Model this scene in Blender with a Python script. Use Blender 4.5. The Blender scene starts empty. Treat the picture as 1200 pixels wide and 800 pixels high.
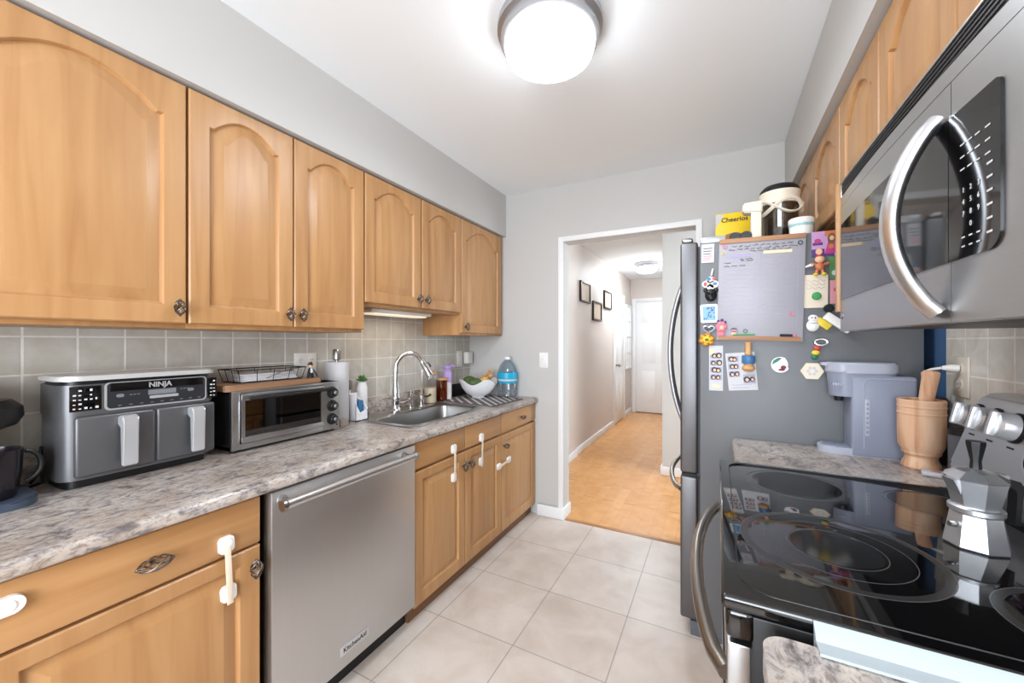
import bpy, bmesh, math, random
from mathutils import Matrix, Vector
random.seed(7)
PI = math.pi
S = bpy.context.scene
COL = S.collection

# ------------------------------------------------------------------ camera, world, light, exposure
CAM_H = 1.32
cam = bpy.data.cameras.new('camera'); cam.lens = 13.8; cam.sensor_width = 36; cam.clip_start = .02
camo = bpy.data.objects.new('camera', cam); COL.objects.link(camo)
camo.location = (0, 0, CAM_H); camo.rotation_euler = (PI/2, 0, math.radians(27.7)); S.camera = camo
S.view_settings.view_transform = 'Standard'; S.view_settings.look = 'None'
S.view_settings.gamma = 1; S.view_settings.use_curve_mapping = False
S.view_settings.exposure = 0.2
w = bpy.data.worlds.new('world'); S.world = w; w.use_nodes = True
w.node_tree.nodes['Background'].inputs[0].default_value = (.75, .85, 1, 1)
w.node_tree.nodes['Background'].inputs[1].default_value = 1.0

def area(name, loc, rot, sx, sy, power, color=(1, 1, 1)):
    l = bpy.data.lights.new(name, 'AREA'); l.shape = 'RECTANGLE'; l.size = sx; l.size_y = sy
    l.energy = power; l.color = color
    o = bpy.data.objects.new(name, l); COL.objects.link(o); o.location = loc; o.rotation_euler = rot
    return o
LAMP_EMIT = 16.0
area('window_daylight', (-.15, -1.78, 1.4), (PI/2, 0, 0), 1.5, 1.5, 98, (.87, .93, 1))        # faces +y, daylight of the window behind
area('hall_fill', (1.5, 3.5, 1.5), (PI/2, 0, PI/2), 1.1, 1.4, 52, (.82, .92, 1))           # added fill brightening the hall from the unseen side room, no window there
area('kitchen_lamp_glow', (-.548, 1.34, 2.325), (0, 0, 0), .28, .28, 8, (.87, .94, 1))
area('passage_lamp_glow', (-.94, 6.1, 2.40), (0, 0, 0), .25, .25, 150, (.88, .95, 1))
area('under_cabinet_glow', (-1.68, 1.74, 1.464), (0, 0, 0), .1, .46, .45, (1, .74, .5))

# ------------------------------------------------------------------ helpers
def lin(c):
    return tuple(((x/255)/12.92 if x/255 <= .04045 else ((x/255+.055)/1.055)**2.4) for x in c) + (1,)
def nmat(name):
    m = bpy.data.materials.new(name); m.use_nodes = True
    nt = m.node_tree; return m, nt, nt.nodes['Principled BSDF']
def mat(name, c, rough=.5, metal=0, coat=0, spec=.5, trans=0, bump=None, emit=0, ior=1.45):
    m, nt, b = nmat(name)
    b.inputs['Base Color'].default_value = lin(c); b.inputs['Roughness'].default_value = rough
    b.inputs['Metallic'].default_value = metal; b.inputs['Coat Weight'].default_value = coat
    b.inputs['Coat Roughness'].default_value = .08
    b.inputs['Specular IOR Level'].default_value = spec; b.inputs['Transmission Weight'].default_value = trans
    b.inputs['IOR'].default_value = ior
    if emit:
        b.inputs['Emission Color'].default_value = lin(c); b.inputs['Emission Strength'].default_value = emit
    if bump:
        N = nt.nodes; n = N.new('ShaderNodeTexNoise'); n.inputs['Scale'].default_value = bump[0]; n.inputs['Detail'].default_value = 4
        tc = N.new('ShaderNodeTexCoord'); nt.links.new(tc.outputs['Object'], n.inputs['Vector'])
        bp = N.new('ShaderNodeBump'); bp.inputs['Strength'].default_value = bump[1]; bp.inputs['Distance'].default_value = .002
        nt.links.new(n.outputs['Fac'], bp.inputs['Height']); nt.links.new(bp.outputs[0], b.inputs['Normal'])
    return m
def ramp(nt, fac, stops):
    r = nt.nodes.new('ShaderNodeValToRGB'); e = r.color_ramp.elements
    while len(e) < len(stops): e.new(.5)
    for i, (p, c) in enumerate(stops): e[i].position = p; e[i].color = lin(c)
    nt.links.new(fac, r.inputs[0]); return r.outputs[0]
def noise(nt, scale3, scale=1, detail=4, dist=0, rough=.5):
    N = nt.nodes; tc = N.new('ShaderNodeTexCoord'); mp = N.new('ShaderNodeMapping'); mp.inputs['Scale'].default_value = scale3
    n = N.new('ShaderNodeTexNoise'); n.inputs['Scale'].default_value = scale; n.inputs['Detail'].default_value = detail
    n.inputs['Distortion'].default_value = dist; n.inputs['Roughness'].default_value = rough
    nt.links.new(tc.outputs['Object'], mp.inputs[0]); nt.links.new(mp.outputs[0], n.inputs['Vector'])
    return n, mp, tc
def mixc(nt, kind, fac, a, b):
    x = nt.nodes.new('ShaderNodeMix'); x.data_type = 'RGBA'; x.blend_type = kind
    if isinstance(fac, float): x.inputs[0].default_value = fac
    else: nt.links.new(fac, x.inputs[0])
    for i, v in ((6, a), (7, b)):
        if isinstance(v, tuple): x.inputs[i].default_value = v
        else: nt.links.new(v, x.inputs[i])
    return x.outputs[2]
def wood(name, axis, c1, c2, c3, rough=.4):
    m, nt, b = nmat(name); N = nt.nodes
    sc = [26, 26, 26]; sc['xyz'.index(axis)] = 1.8
    n1, mp, tc = noise(nt, sc, 1, 5, .6)
    oi = N.new('ShaderNodeObjectInfo'); ad = N.new('ShaderNodeVectorMath'); ad.operation = 'ADD'
    mu = N.new('ShaderNodeMath'); mu.operation = 'MULTIPLY'; mu.inputs[1].default_value = 37
    nt.links.new(oi.outputs['Random'], mu.inputs[0]); nt.links.new(mu.outputs[0], ad.inputs[1])
    nt.links.new(mp.outputs[0], ad.inputs[0]); nt.links.new(ad.outputs[0], n1.inputs['Vector'])
    c = ramp(nt, n1.outputs['Fac'], [(.25, c1), (.5, c2), (.78, c3)])
    sc2 = [5, 5, 5]; sc2['xyz'.index(axis)] = 1.1
    n2, _, _ = noise(nt, sc2, 1, 2, 1.2)
    c2o = ramp(nt, n2.outputs['Fac'], [(.3, (243, 238, 233)), (.7, (255, 255, 255))])
    col = mixc(nt, 'MULTIPLY', 1.0, c, c2o)
    nt.links.new(col, b.inputs['Base Color']); b.inputs['Roughness'].default_value = rough
    b.inputs['Coat Weight'].default_value = .12; b.inputs['Coat Roughness'].default_value = .3
    return m
def steel(name, axis, c=(176, 176, 178), rough=.3, metal=1.0):
    m, nt, b = nmat(name)
    sc = [300, 300, 300]; sc['xyz'.index(axis)] = 2
    n, _, _ = noise(nt, sc, 1, 2)
    c1 = tuple(int(v*.992) for v in c); c2 = tuple(min(255, int(v*1.008)) for v in c)
    nt.links.new(ramp(nt, n.outputs['Fac'], [(.2, c1), (.8, c2)]), b.inputs['Base Color'])
    b.inputs['Metallic'].default_value = metal; b.inputs['Roughness'].default_value = rough
    n3, _, _ = noise(nt, (3, 3, 3), 1, 3)
    mr = nt.nodes.new('ShaderNodeMapRange'); mr.inputs[3].default_value = rough-.06; mr.inputs[4].default_value = rough+.08
    nt.links.new(n3.outputs['Fac'], mr.inputs[0]); nt.links.new(mr.outputs[0], b.inputs['Roughness'])
    return m
def tiles(name, plane, p, o, c1, c2, cm, msize, rough, vein, bumpd=.002, offset=0, nscale=6):
    m, nt, b = nmat(name); N = nt.nodes
    tc = N.new('ShaderNodeTexCoord'); sp = N.new('ShaderNodeSeparateXYZ'); nt.links.new(tc.outputs['Object'], sp.inputs[0])
    cb = N.new('ShaderNodeCombineXYZ')
    for k, ax in enumerate(plane):
        a = N.new('ShaderNodeMath'); a.operation = 'SUBTRACT'; a.inputs[1].default_value = o[k]
        d = N.new('ShaderNodeMath'); d.operation = 'DIVIDE'; d.inputs[1].default_value = p[k]
        nt.links.new(sp.outputs['XYZ'.index(ax)], a.inputs[0]); nt.links.new(a.outputs[0], d.inputs[0]); nt.links.new(d.outputs[0], cb.inputs[k])
    br = N.new('ShaderNodeTexBrick'); br.offset = offset; br.squash = 1; br.inputs['Scale'].default_value = 1
    br.inputs['Brick Width'].default_value = 1; br.inputs['Row Height'].default_value = 1
    br.inputs['Mortar Size'].default_value = msize; br.inputs['Mortar Smooth'].default_value = .2
    br.inputs['Color1'].default_value = lin(c1); br.inputs['Color2'].default_value = lin(c2); br.inputs['Mortar'].default_value = lin(cm)
    nt.links.new(cb.outputs[0], br.inputs['Vector'])
    n, _, _ = noise(nt, (1, 1, 1), nscale, 6, .5, .6)
    v = ramp(nt, n.outputs['Fac'], [(.3, vein), (.62, (255, 255, 255))])
    col = mixc(nt, 'MULTIPLY', 1.0, br.outputs['Color'], v)
    nt.links.new(col, b.inputs['Base Color']); b.inputs['Roughness'].default_value = rough
    bp = N.new('ShaderNodeBump'); bp.invert = True; bp.inputs['Strength'].default_value = .6; bp.inputs['Distance'].default_value = bumpd
    nt.links.new(br.outputs['Fac'], bp.inputs['Height']); nt.links.new(bp.outputs[0], b.inputs['Normal'])
    return m
def glassy(name, tint, refl=.12, rough=.02):
    m = bpy.data.materials.new(name); m.use_nodes = True; nt = m.node_tree; N = nt.nodes
    N.remove(N['Principled BSDF']); out = N['Material Output']
    t = N.new('ShaderNodeBsdfTransparent'); t.inputs[0].default_value = lin(tint)
    g = N.new('ShaderNodeBsdfGlossy'); g.inputs['Roughness'].default_value = rough
    fr = N.new('ShaderNodeFresnel'); fr.inputs[0].default_value = 1.45
    ad = N.new('ShaderNodeMath'); ad.operation = 'ADD'; ad.inputs[1].default_value = refl-.04; ad.use_clamp = True
    mx = N.new('ShaderNodeMixShader'); mu = N.new('ShaderNodeMath'); mu.operation = 'MULTIPLY'; mu.inputs[1].default_value = .45; nt.links.new(fr.outputs[0], mu.inputs[0]); nt.links.new(mu.outputs[0], ad.inputs[0]); nt.links.new(ad.outputs[0], mx.inputs[0])
    nt.links.new(t.outputs[0], mx.inputs[1]); nt.links.new(g.outputs[0], mx.inputs[2]); nt.links.new(mx.outputs[0], out.inputs[0])
    return m

ORG = {}
def obj(name, bm, m, parent=None, sharp=35, org=None):
    bmesh.ops.recalc_face_normals(bm, faces=bm.faces[:])
    me = bpy.data.meshes.new(name)
    if parent is not None: o0 = ORG[parent.name]
    elif org is not None: o0 = Vector(org)
    else:
        xs = [v.co for v in bm.verts]
        o0 = Vector(((min(v.x for v in xs)+max(v.x for v in xs))/2, (min(v.y for v in xs)+max(v.y for v in xs))/2, min(v.z for v in xs)))
    for v in bm.verts: v.co -= o0
    bm.to_mesh(me); bm.free()
    me.shade_smooth(); me.set_sharp_from_angle(angle=math.radians(sharp))
    for mm in (m if isinstance(m, list) else [m]): me.materials.append(mm)
    o = bpy.data.objects.new(name, me); COL.objects.link(o)
    if parent is not None: o.parent = parent
    else: o.location = o0
    ORG[o.name] = o0
    return o
def thing(name, label, cat, loc, group=None):
    o = bpy.data.objects.new(name, None); o.empty_display_size = .05; COL.objects.link(o); o.location = loc
    ORG[o.name] = Vector(loc); tag(o, label, cat, group); return o
def tag(o, label, cat, group=None):
    o['label'] = label; o['category'] = cat
    if group: o['group'] = group
    return o
def struct(name, bm, m):
    o = obj(name, bm, m, org=(0, 0, 0)); o['kind'] = 'structure'; return o
B = bmesh.new
def fin(bm, vs, M, mi):
    if M is not None:
        for v in vs: v.co = M @ v.co
    if mi:
        s = set(vs)
        for f in bm.faces:
            if all(v in s for v in f.verts): f.material_index = mi
    return vs
def box(bm, x0, x1, y0, y1, z0, z1, bev=0, M=None, mi=0, seg=2):
    r = bmesh.ops.create_cube(bm, size=1); vs = r['verts']
    for v in vs:
        v.co = Vector((x0 if v.co.x < 0 else x1, y0 if v.co.y < 0 else y1, z0 if v.co.z < 0 else z1))
    if bev:
        es = list({e for v in vs for e in v.link_edges})
        rr = bmesh.ops.bevel(bm, geom=es, offset=bev, segments=seg, affect='EDGES', profile=.5)
        vs = list({v for f in rr['faces'] for v in f.verts} | {v for v in vs if v.is_valid})
    return fin(bm, vs, M, mi)
def prism(bm, poly, axis, a, b, M=None, mi=0):
    """poly: 2D points in the two other axes (in xyz order), extruded along axis from a to b"""
    def P(p, t):
        return {'x': (t, p[0], p[1]), 'y': (p[0], t, p[1]), 'z': (p[0], p[1], t)}[axis]
    A = [bm.verts.new(P(p, a)) for p in poly]; C = [bm.verts.new(P(p, b)) for p in poly]
    n = len(poly)
    bm.faces.new(A); bm.faces.new(C[::-1])
    for i in range(n): bm.faces.new((A[i], C[i], C[(i+1) % n], A[(i+1) % n]))
    return fin(bm, A+C, M, mi)
def rrect(a0, a1, b0, b1, r, n=5):
    pts = []
    for cx, cy, s in ((a1-r, b0+r, -PI/2), (a1-r, b1-r, 0), (a0+r, b1-r, PI/2), (a0+r, b0+r, PI)):
        for k in range(n+1):
            t = s+PI/2*k/n; pts.append((cx+r*math.cos(t), cy+r*math.sin(t)))
    return pts
def lathe(bm, prof, c, segs=24, M=None, mi=0, axis='z', twist=0):
    rings = []
    vs = []
    for r, z in prof:
        ring = []
        for k in range(segs):
            t = 2*PI*k/segs+twist
            p = (r*math.cos(t), r*math.sin(t), z)
            if axis == 'x': p = (z, p[0], p[1])
            if axis == 'y': p = (p[0], z, p[1])
            v = bm.verts.new((c[0]+p[0], c[1]+p[1], c[2]+p[2])); ring.append(v)
        rings.append(ring); vs += ring
    for a, b in zip(rings, rings[1:]):
        for k in range(segs): bm.faces.new((a[k], a[(k+1) % segs], b[(k+1) % segs], b[k]))
    if prof[0][0] > 1e-6: bm.faces.new(rings[0][::-1])
    if prof[-1][0] > 1e-6: bm.faces.new(rings[-1])
    bmesh.ops.remove_doubles(bm, verts=[v for rg, (r, _) in zip(rings, prof) if r <= 1e-6 for v in rg], dist=1e-6)
    return fin(bm, [v for v in vs if v.is_valid], M, mi)
def tube(bm, pts, r, segs=8, M=None, mi=0, closed=False, r2=None, up=None):
    pts = [Vector(p) for p in pts]; n = len(pts)
    rs = r if isinstance(r, (list, tuple)) else [r]*n
    rings = []; prev = None; vs = []
    for i, p in enumerate(pts):
        a = pts[(i-1) % n] if (closed or i > 0) else p; b = pts[(i+1) % n] if (closed or i < n-1) else p
        d = (b-a).normalized()
        if up is not None: u = (Vector(up)-d*Vector(up).dot(d)).normalized()
        elif prev is None: u = d.orthogonal().normalized()
        else: u = (prev-d*prev.dot(d)).normalized()
        prev = u; s = d.cross(u)
        rr = r2 if r2 else rs[i]
        ring = [bm.verts.new(p+u*(math.cos(2*PI*k/segs)*rs[i])+s*(math.sin(2*PI*k/segs)*rr)) for k in range(segs)]
        rings.append(ring); vs += ring
    for i in range(n if closed else n-1):
        a, b = rings[i], rings[(i+1) % n]
        for k in range(segs): bm.faces.new((a[k], a[(k+1) % segs], b[(k+1) % segs], b[k]))
    if not closed: bm.faces.new(rings[0][::-1]); bm.faces.new(rings[-1])
    return fin(bm, vs, M, mi)
def ball(bm, c, rx, ry=None, rz=None, M=None, mi=0, u=14, v=9):
    ry = ry or rx; rz = rz or rx
    r = bmesh.ops.create_uvsphere(bm, u_segments=u, v_segments=v, radius=1)
    for q in r['verts']: q.co = Vector((c[0]+q.co.x*rx, c[1]+q.co.y*ry, c[2]+q.co.z*rz))
    return fin(bm, r['verts'], M, mi)
def ring(bm, c, r0, r1, h, segs=48, axis='z'):
    """flat washer of thickness h"""
    vs = []
    for r, t in ((r0, 0), (r0, h), (r1, h), (r1, 0)):
        rr = []
        for k in range(segs):
            a = 2*PI*k/segs; p = (r*math.cos(a), r*math.sin(a), t)
            if axis == 'y': p = (p[0], -p[2], p[1])
            rr.append(bm.verts.new((c[0]+p[0], c[1]+p[1], c[2]+p[2])))
        vs.append(rr)
    for i in range(4):
        a, b = vs[i], vs[(i+1) % 4]
        for k in range(segs): bm.faces.new((a[k], a[(k+1) % segs], b[(k+1) % segs], b[k]))
def arc(c, r, a0, a1, n, plane='xz', e=1):
    out = []
    for k in range(n+1):
        t = math.radians(a0+(a1-a0)*k/n); u, v = r*math.cos(t), r*e*math.sin(t)
        out.append((c[0]+u, c[1], c[2]+v) if plane == 'xz' else (c[0], c[1]+u, c[2]+v) if plane == 'yz' else (c[0]+u, c[1]+v, c[2]))
    return out
def text(name, s, size, m, parent, pos, xd, yd, depth=.0006, bold=0):
    cu = bpy.data.curves.new('t', 'FONT'); cu.body = s; cu.size = size; cu.align_x = 'CENTER'; cu.align_y = 'CENTER'
    cu.extrude = depth/2; cu.offset = bold; cu.resolution_u = 3
    to = bpy.data.objects.new('t', cu); COL.objects.link(to)
    bpy.context.view_layer.update()
    me = bpy.data.meshes.new_from_object(to.evaluated_get(bpy.context.evaluated_depsgraph_get()))
    bm = B(); bm.from_mesh(me)
    bpy.data.objects.remove(to); bpy.data.curves.remove(cu); bpy.data.meshes.remove(me)
    xd = Vector(xd).normalized(); yd = Vector(yd).normalized(); zd = xd.cross(yd)
    M = Matrix((xd, yd, zd)).transposed().to_4x4(); M.translation = Vector(pos)
    for v in bm.verts: v.co = M @ v.co
    return obj(name, bm, m, parent)
def rotM(c, ang, axis): return Matrix.Translation(c) @ Matrix.Rotation(ang, 4, axis) @ Matrix.Translation(-Vector(c))

# ------------------------------------------------------------------ materials
WHITE = mat('white_paint', (236, 236, 236), .45)
CEIL = mat('ceiling_paint', (245, 248, 250), .9)
WALLP = mat('grey_wall_paint', (196, 194, 191), .7, bump=(60, .05))
HALLP = mat('passage_wall_paint', (206, 195, 187), .55)
BLUEP = mat('blue_wall_paint', (70, 104, 145), .6)
MAPLE = [(172, 125, 79), (185, 139, 91), (194, 150, 102)]
WV = wood('maple_vertical', 'z', *MAPLE); WH = wood('maple_horizontal', 'y', *MAPLE)
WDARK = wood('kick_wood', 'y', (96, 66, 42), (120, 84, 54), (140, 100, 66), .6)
BOARDW = wood('board_wood', 'y', (128, 98, 74), (150, 112, 82), (186, 140, 92), .5)
MORTW = wood('mortar_wood', 'z', (168, 112, 78), (224, 178, 142), (242, 212, 184), .6)
BEECH = wood('beech', 'z', (190, 140, 90), (206, 160, 108), (220, 176, 124), .5)
def granite():
    m, nt, b = nmat('granite_laminate')
    n1, _, _ = noise(nt, (1.0, .55, 1), 27, 9, .7, .74)
    c1 = ramp(nt, n1.outputs['Fac'], [(.30, (84, 77, 75)), (.40, (140, 135, 136)), (.48, (192, 186, 182)), (.57, (210, 201, 192)), (.68, (150, 133, 122))])
    n2, _, _ = noise(nt, (1, .6, 1), 90, 4, .3, .7)
    c2 = ramp(nt, n2.outputs['Fac'], [(.34, (170, 158, 152)), (.5, (248, 246, 244)), (.7, (255, 255, 255))])
    n3, _, _ = noise(nt, (1, 1, 1), 5, 2, .5)
    c3 = ramp(nt, n3.outputs['Fac'], [(.35, (214, 204, 196)), (.65, (255, 255, 255))])
    c = mixc(nt, 'MULTIPLY', .8, c1, c2); c = mixc(nt, 'MULTIPLY', .8, c, c3)
    nt.links.new(c, b.inputs['Base Color']); b.inputs['Roughness'].default_value = .28
    return m
GRAN = granite()
FLOORT = tiles('floor_tile', 'XY', (.404, .414), (-.79, 2.34), (219, 208, 199), (213, 201, 191), (172, 164, 158), .007, .35, (236, 230, 224), .001, 0, 5)
SPLASH = tiles('backsplash_tile', 'YZ', (.1157, .1165), (.36, 1.335), (200, 197, 189), (193, 190, 182), (232, 230, 226), .028, .3, (238, 234, 228), .002, 0, 14)
OAK = tiles('oak_planks', 'YX', (.9, .085), (0, 0), (219, 163, 102), (209, 152, 92), (184, 130, 78), .01, .25, (236, 224, 210), .0003, .37, 9)
ST_V = steel('brushed_steel_vertical', 'z', (195, 194, 193), .36)
ST_H = steel('brushed_steel_horizontal', 'y', (180, 180, 180), .32)
ST_X = steel('brushed_steel', 'x', (172, 171, 170), .3)
DW_ST = steel('dishwasher_steel', 'z', (206, 206, 206), .42)
FR_DOOR = steel('fridge_door_steel', 'z', (118, 118, 120), .45)
FR_SIDE = mat('fridge_side_grey', (106, 108, 111), .42, 0, 0, .5, bump=(400, .15))
CHROME = mat('chrome', (225, 225, 228), .08, 1)
NICKEL = mat('brushed_nickel', (160, 158, 156), .3, 1)
HSTEEL = mat('handle_steel', (222, 223, 226), .3, 1)
FRH = mat('fridge_handle_steel', (186, 189, 196), .42, .9)
OVH = mat('warm_handle_steel', (150, 142, 134), .3, 1)
PEWTER = mat('antique_pewter', (120, 112, 106), .35, 1)
BLACK = mat('black_plastic', (22, 22, 24), .4)
BLACKG = mat('black_gloss', (12, 12, 13), .06, 0, 0, .6)
COOKG = mat('cooktop_glass', (9, 9, 10), .035, 0, .3, .7)
BURN = mat('burner_print', (74, 72, 72), .3)
BURNC = mat('burner_worn', (14, 14, 14), .09)
GAP = mat('dark_gap', (14, 12, 11), .9)
AFGREY = mat('airfryer_grey', (98, 98, 100), .36, .5)
AFDARK = mat('airfryer_dark', (44, 45, 48), .28)
SILVER = mat('satin_silver', (212, 213, 215), .3, .6)
IVORY = mat('ivory_plastic', (228, 218, 200), .4)
WPLAST = mat('white_plastic', (238, 236, 232), .35)
WCERAM = mat('white_ceramic', (240, 239, 242), .15)
TRANSW = mat('frosted_strap', (236, 222, 200), .4)
CLEAR = glassy('clear_plastic', (246, 247, 247), .07)
DARKGL = glassy('oven_window_glass', (120, 112, 104), .14)
AMBER = glassy('amber_glass', (212, 160, 118), .07)
PAPER = mat('paper', (200, 199, 202), .7); BOARDP = mat('whiteboard_face', (162, 160, 168), .4)
INK = mat('ink', (36, 38, 52), .6)
LAV = mat('lavender_print', (166, 158, 188), .6); TAN = mat('tan_print', (240, 214, 178), .6)
LINE = mat('rule_print', (172, 172, 196), .6)
CORK = wood('cork_brown', 'x', (150, 108, 78), (170, 126, 92), (186, 142, 106), .7)
RED = mat('red_enamel', (186, 70, 70), .4); PINK = mat('pink_enamel', (214, 122, 142), .45); GREEN = mat('green_enamel', (70, 160, 92), .35)
DGREEN = mat('dark_green_enamel', (34, 112, 84), .4); BLUE = mat('blue_enamel', (62, 112, 160), .4); LBLUE = mat('light_blue', (120, 168, 206), .4)
YEL = mat('yellow_plastic', (232, 206, 60), .4); GOLD = mat('gold_brown', (186, 128, 40), .35, .3); ORANGE = mat('orange_enamel', (206, 120, 76), .4)
PURP = mat('lilac_plastic', (176, 150, 206), .35); MAG = mat('magenta_print', (190, 60, 130), .5); DPURP = mat('deep_purple_print', (84, 58, 122), .5)
SKIN = mat('pale_peach', (236, 186, 150), .5); TEAL = mat('teal_stripe', (150, 196, 194), .4); CREAM = mat('cream_card', (232, 220, 198), .7)
CYAN = mat('cyan_label', (28, 166, 206), .35); KGREY = mat('coffee_grey', (136, 142, 160), .4); KGREY2 = mat('coffee_grey_light', (172, 176, 190), .35)
NAVY = mat('navy_plastic', (30, 44, 74), .35); BLUEGREY = mat('base_bluegrey', (66, 76, 92), .35)
ALU = mat('cast_aluminium', (214, 216, 220), .3, .9, bump=(50, .12))
LEAF = mat('green_leaf', (74, 122, 60), .5); AVO = mat('avocado_skin', (70, 92, 44), .5, bump=(120, .5)); BAN = mat('banana_yellow', (226, 178, 78), .5); GING = mat('ginger_tan', (206, 160, 110), .7)
MATG = mat('mat_grey', (92, 88, 90), .9); MATW = mat('mat_stripe', (196, 190, 187), .9)
GLOW = mat('lamp_glass', (238, 247, 255), .3, emit=LAMP_EMIT)
GLOW2 = mat('passage_lamp_glass', (238, 247, 255), .3, emit=85)
GLOWS = mat('tube_lamp_cover', (255, 240, 215), .4, emit=.5)
TOUCH = mat('keypad_print', (214, 216, 220), .5); PANELG = mat('panel_grey', (70, 72, 78), .25); LCD = mat('display_grey', (120, 122, 126), .3)
DOORW = mat('white_door_paint', (238, 237, 236), .4)
SAND = mat('oats_fill', (226, 208, 180), .8); COCOA = mat('cocoa_fill', (128, 78, 54), .8); KIB = mat('dark_kibble', (70, 56, 46), .8, bump=(80, 1))
OUTL = mat('almond_outlet', (214, 208, 194), .4)
GAPC = mat('pale_silicone', (178, 188, 193), .4)
SILICA = mat('sponge_blue', (52, 110, 156), .6)

# ------------------------------------------------------------------ room shell
XL, XR, YB, YR, ZC = -1.86, .69, 2.765, -1.8, 2.485
DX0, DX1, DZ, WT = -1.02, -.125, 2.06, .12      # doorway
b = B(); box(b, XL-.1, XR+.1, YR-.1, YB, -.05, 0); struct('floor', b, FLOORT)
b = B(); box(b, -2.0, 1.7, YB, 7.75, -.05, -.001); struct('floor_hall', b, OAK)
b = B(); box(b, DX0, DX1, YB-.012, YB+.02, -.001, .003, .001); struct('trim_1', b, wood('threshold', 'x', (150, 100, 56), (172, 118, 68), (186, 130, 78)))
b = B(); box(b, -2.0, 1.7, YR-.1, 7.75, ZC, ZC+.05); struct('ceiling', b, CEIL)
b = B(); box(b, XL-.1, XL, YR, YB, 0, ZC); struct('wall_left', b, WALLP)
b = B(); box(b, XR, XR+.1, YR, YB, 0, ZC); struct('wall_right', b, WALLP)
b = B(); box(b, XL-.1, DX0, YB, YB+WT, 0, ZC); box(b, DX1, 1.7, YB, YB+WT, 0, ZC); box(b, DX0, DX1, YB, YB+WT, DZ, ZC)
struct('wall_back', b, WALLP)
b = B()                                                                   # rear wall with its window opening
box(b, XL, -.92, YR-.1, YR, 0, ZC); box(b, .62, XR, YR-.1, YR, 0, ZC); box(b, -.92, .62, YR-.1, YR, 0, .63); box(b, -.92, .62, YR-.1, YR, 2.17, ZC)
struct('wall_rear', b, WALLP)
b = B(); box(b, -.92, .62, YR-.09, YR-.05, .63, .67); box(b, -.92, .62, YR-.09, YR-.05, 2.13, 2.17); box(b, -.92, -.88, YR-.09, YR-.05, .67, 2.13); box(b, .58, .62, YR-.09, YR-.05, .67, 2.13); box(b, -.17, -.13, YR-.09, YR-.05, .67, 2.13)
struct('window_1', b, WHITE)
# soffits
b = B(); box(b, XL, -1.505, YR, YB, 2.157, ZC); struct('wall_soffit_left', b, WALLP)
b = B(); box(b, .345, XR, YR, YB, 2.157, ZC); struct('wall_soffit_right', b, WALLP)
# tile
b = B(); box(b, XL, XL+.006, -1.0, YB, .89, 1.52); struct('wall_tile_left', b, SPLASH)
SPL2 = tiles('backsplash_tile_right', 'YZ', (.1157, .1165), (1.86, 1.33), (222, 219, 212), (214, 212, 205), (244, 242, 238), .028, .3, (234, 230, 224), .002, 0, 14)
b = B(); box(b, XR-.006, XR, -1.0, 1.86, .88, 1.5); struct('wall_tile_right', b, SPL2)
b = B(); box(b, XR-.003, XR, 1.861, YB, 0, 2.157); struct('wall_blue', b, BLUEP)
# doorway casing, baseboards
b = B(); box(b, DX0-.036, DX0, YB-.014, YB, 0.0, DZ+.036, .002); box(b, DX1, DX1+.036, YB-.014, YB, 0, DZ+.036, .002); box(b, DX0, DX1, YB-.014, YB, DZ, DZ+.036, .002)
struct('trim_2', b, WHITE)
def skirt(name, pts):
    b = B(); box(b, *pts[:4], .001, .085, .003); struct(name, b, WHITE)
skirt('baseboard_back', (-1.222, DX0+.006, YB-.028, YB-.014)); skirt('baseboard_jamb', (DX0, DX0+.014, YB-.03, YB+WT+.01))
HX, HE = -1.46, 7.6
b = B(); box(b, HX-.1, HX, YB+WT, HE, 0, ZC); box(b, HX, HX+.018, YB+WT, 4.35, 0, ZC); struct('wall_hall_left', b, HALLP)
b = B(); box(b, HX, 1.7, HE, HE+.1, 0, ZC); struct('wall_hall_end', b, HALLP)
b = B(); box(b, -.49, 1.7, 4.14, 4.24, 0, ZC); box(b, -.49, -.39, 4.24, HE, 0, ZC); struct('wall_hall_right', b, WALLP)
b = B(); box(b, 1.6, 1.7, YB+WT, 4.14, 0, ZC); struct('wall_room_right', b, WALLP)
skirt('baseboard_hall_left', (HX+.018, HX+.033, YB+WT, 4.35)); skirt('baseboard_hall_side', (HX, HX+.015, 4.352, 6.165)); skirt('baseboard_hall_far', (HX, HX+.015, 7.0, HE))
skirt('baseboard_hall_right', (-.506, 1.6, 4.125, 4.14)); skirt('baseboard_hall_corner', (-.505, -.49, 4.141, HE))
# hall end door: casing + six-panel slab
def panel_door(name, axis, a0, a1, face, sgn, ztop):
    b = B(); t = .012
    def bx(u0, u1, d0, d1, z0, z1, bev=.002):
        lo, hi = sorted((face+sgn*d0, face+sgn*d1))
        if axis == 'x': box(b, u0, u1, lo, hi, z0, z1, bev)
        else: box(b, lo, hi, u0, u1, z0, z1, bev)
    bx(a0, a1, 0, .012, .012, ztop)
    wd = a1-a0; m = .11; pw = (wd-3*m)/2
    for k in range(2):
        u0 = a0+m+k*(pw+m)
        for z0, z1 in ((.2, .78), (.92, 1.55), (1.67, ztop-.12)):
            bx(u0, u0+pw, .012, .018, z0, z1, .005); bx(u0+.03, u0+pw-.03, .018, .024, z0+.03, z1-.03, .004)
    d = struct(name, b, DOORW)
    return d
d1 = panel_door('door_1', 'x', -1.36, -.58, HE, -1, 2.05)
b = B(); box(b, -1.43, -1.365, HE-.02, HE, 0, 2.12, .003); box(b, -.575, -.51, HE-.02, HE, 0, 2.12, .003); box(b, -1.365, -.575, HE-.02, HE, 2.055, 2.12, .003); struct('trim_3', b, WHITE)
b = B(); box(b, -1.36, -.58, HE-.03, HE-.001, 0.0, .011); struct('trim_4', b, WDARK)
d2 = panel_door('door_2', 'y', 6.24, 6.93, HX, 1, 2.05)
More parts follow.
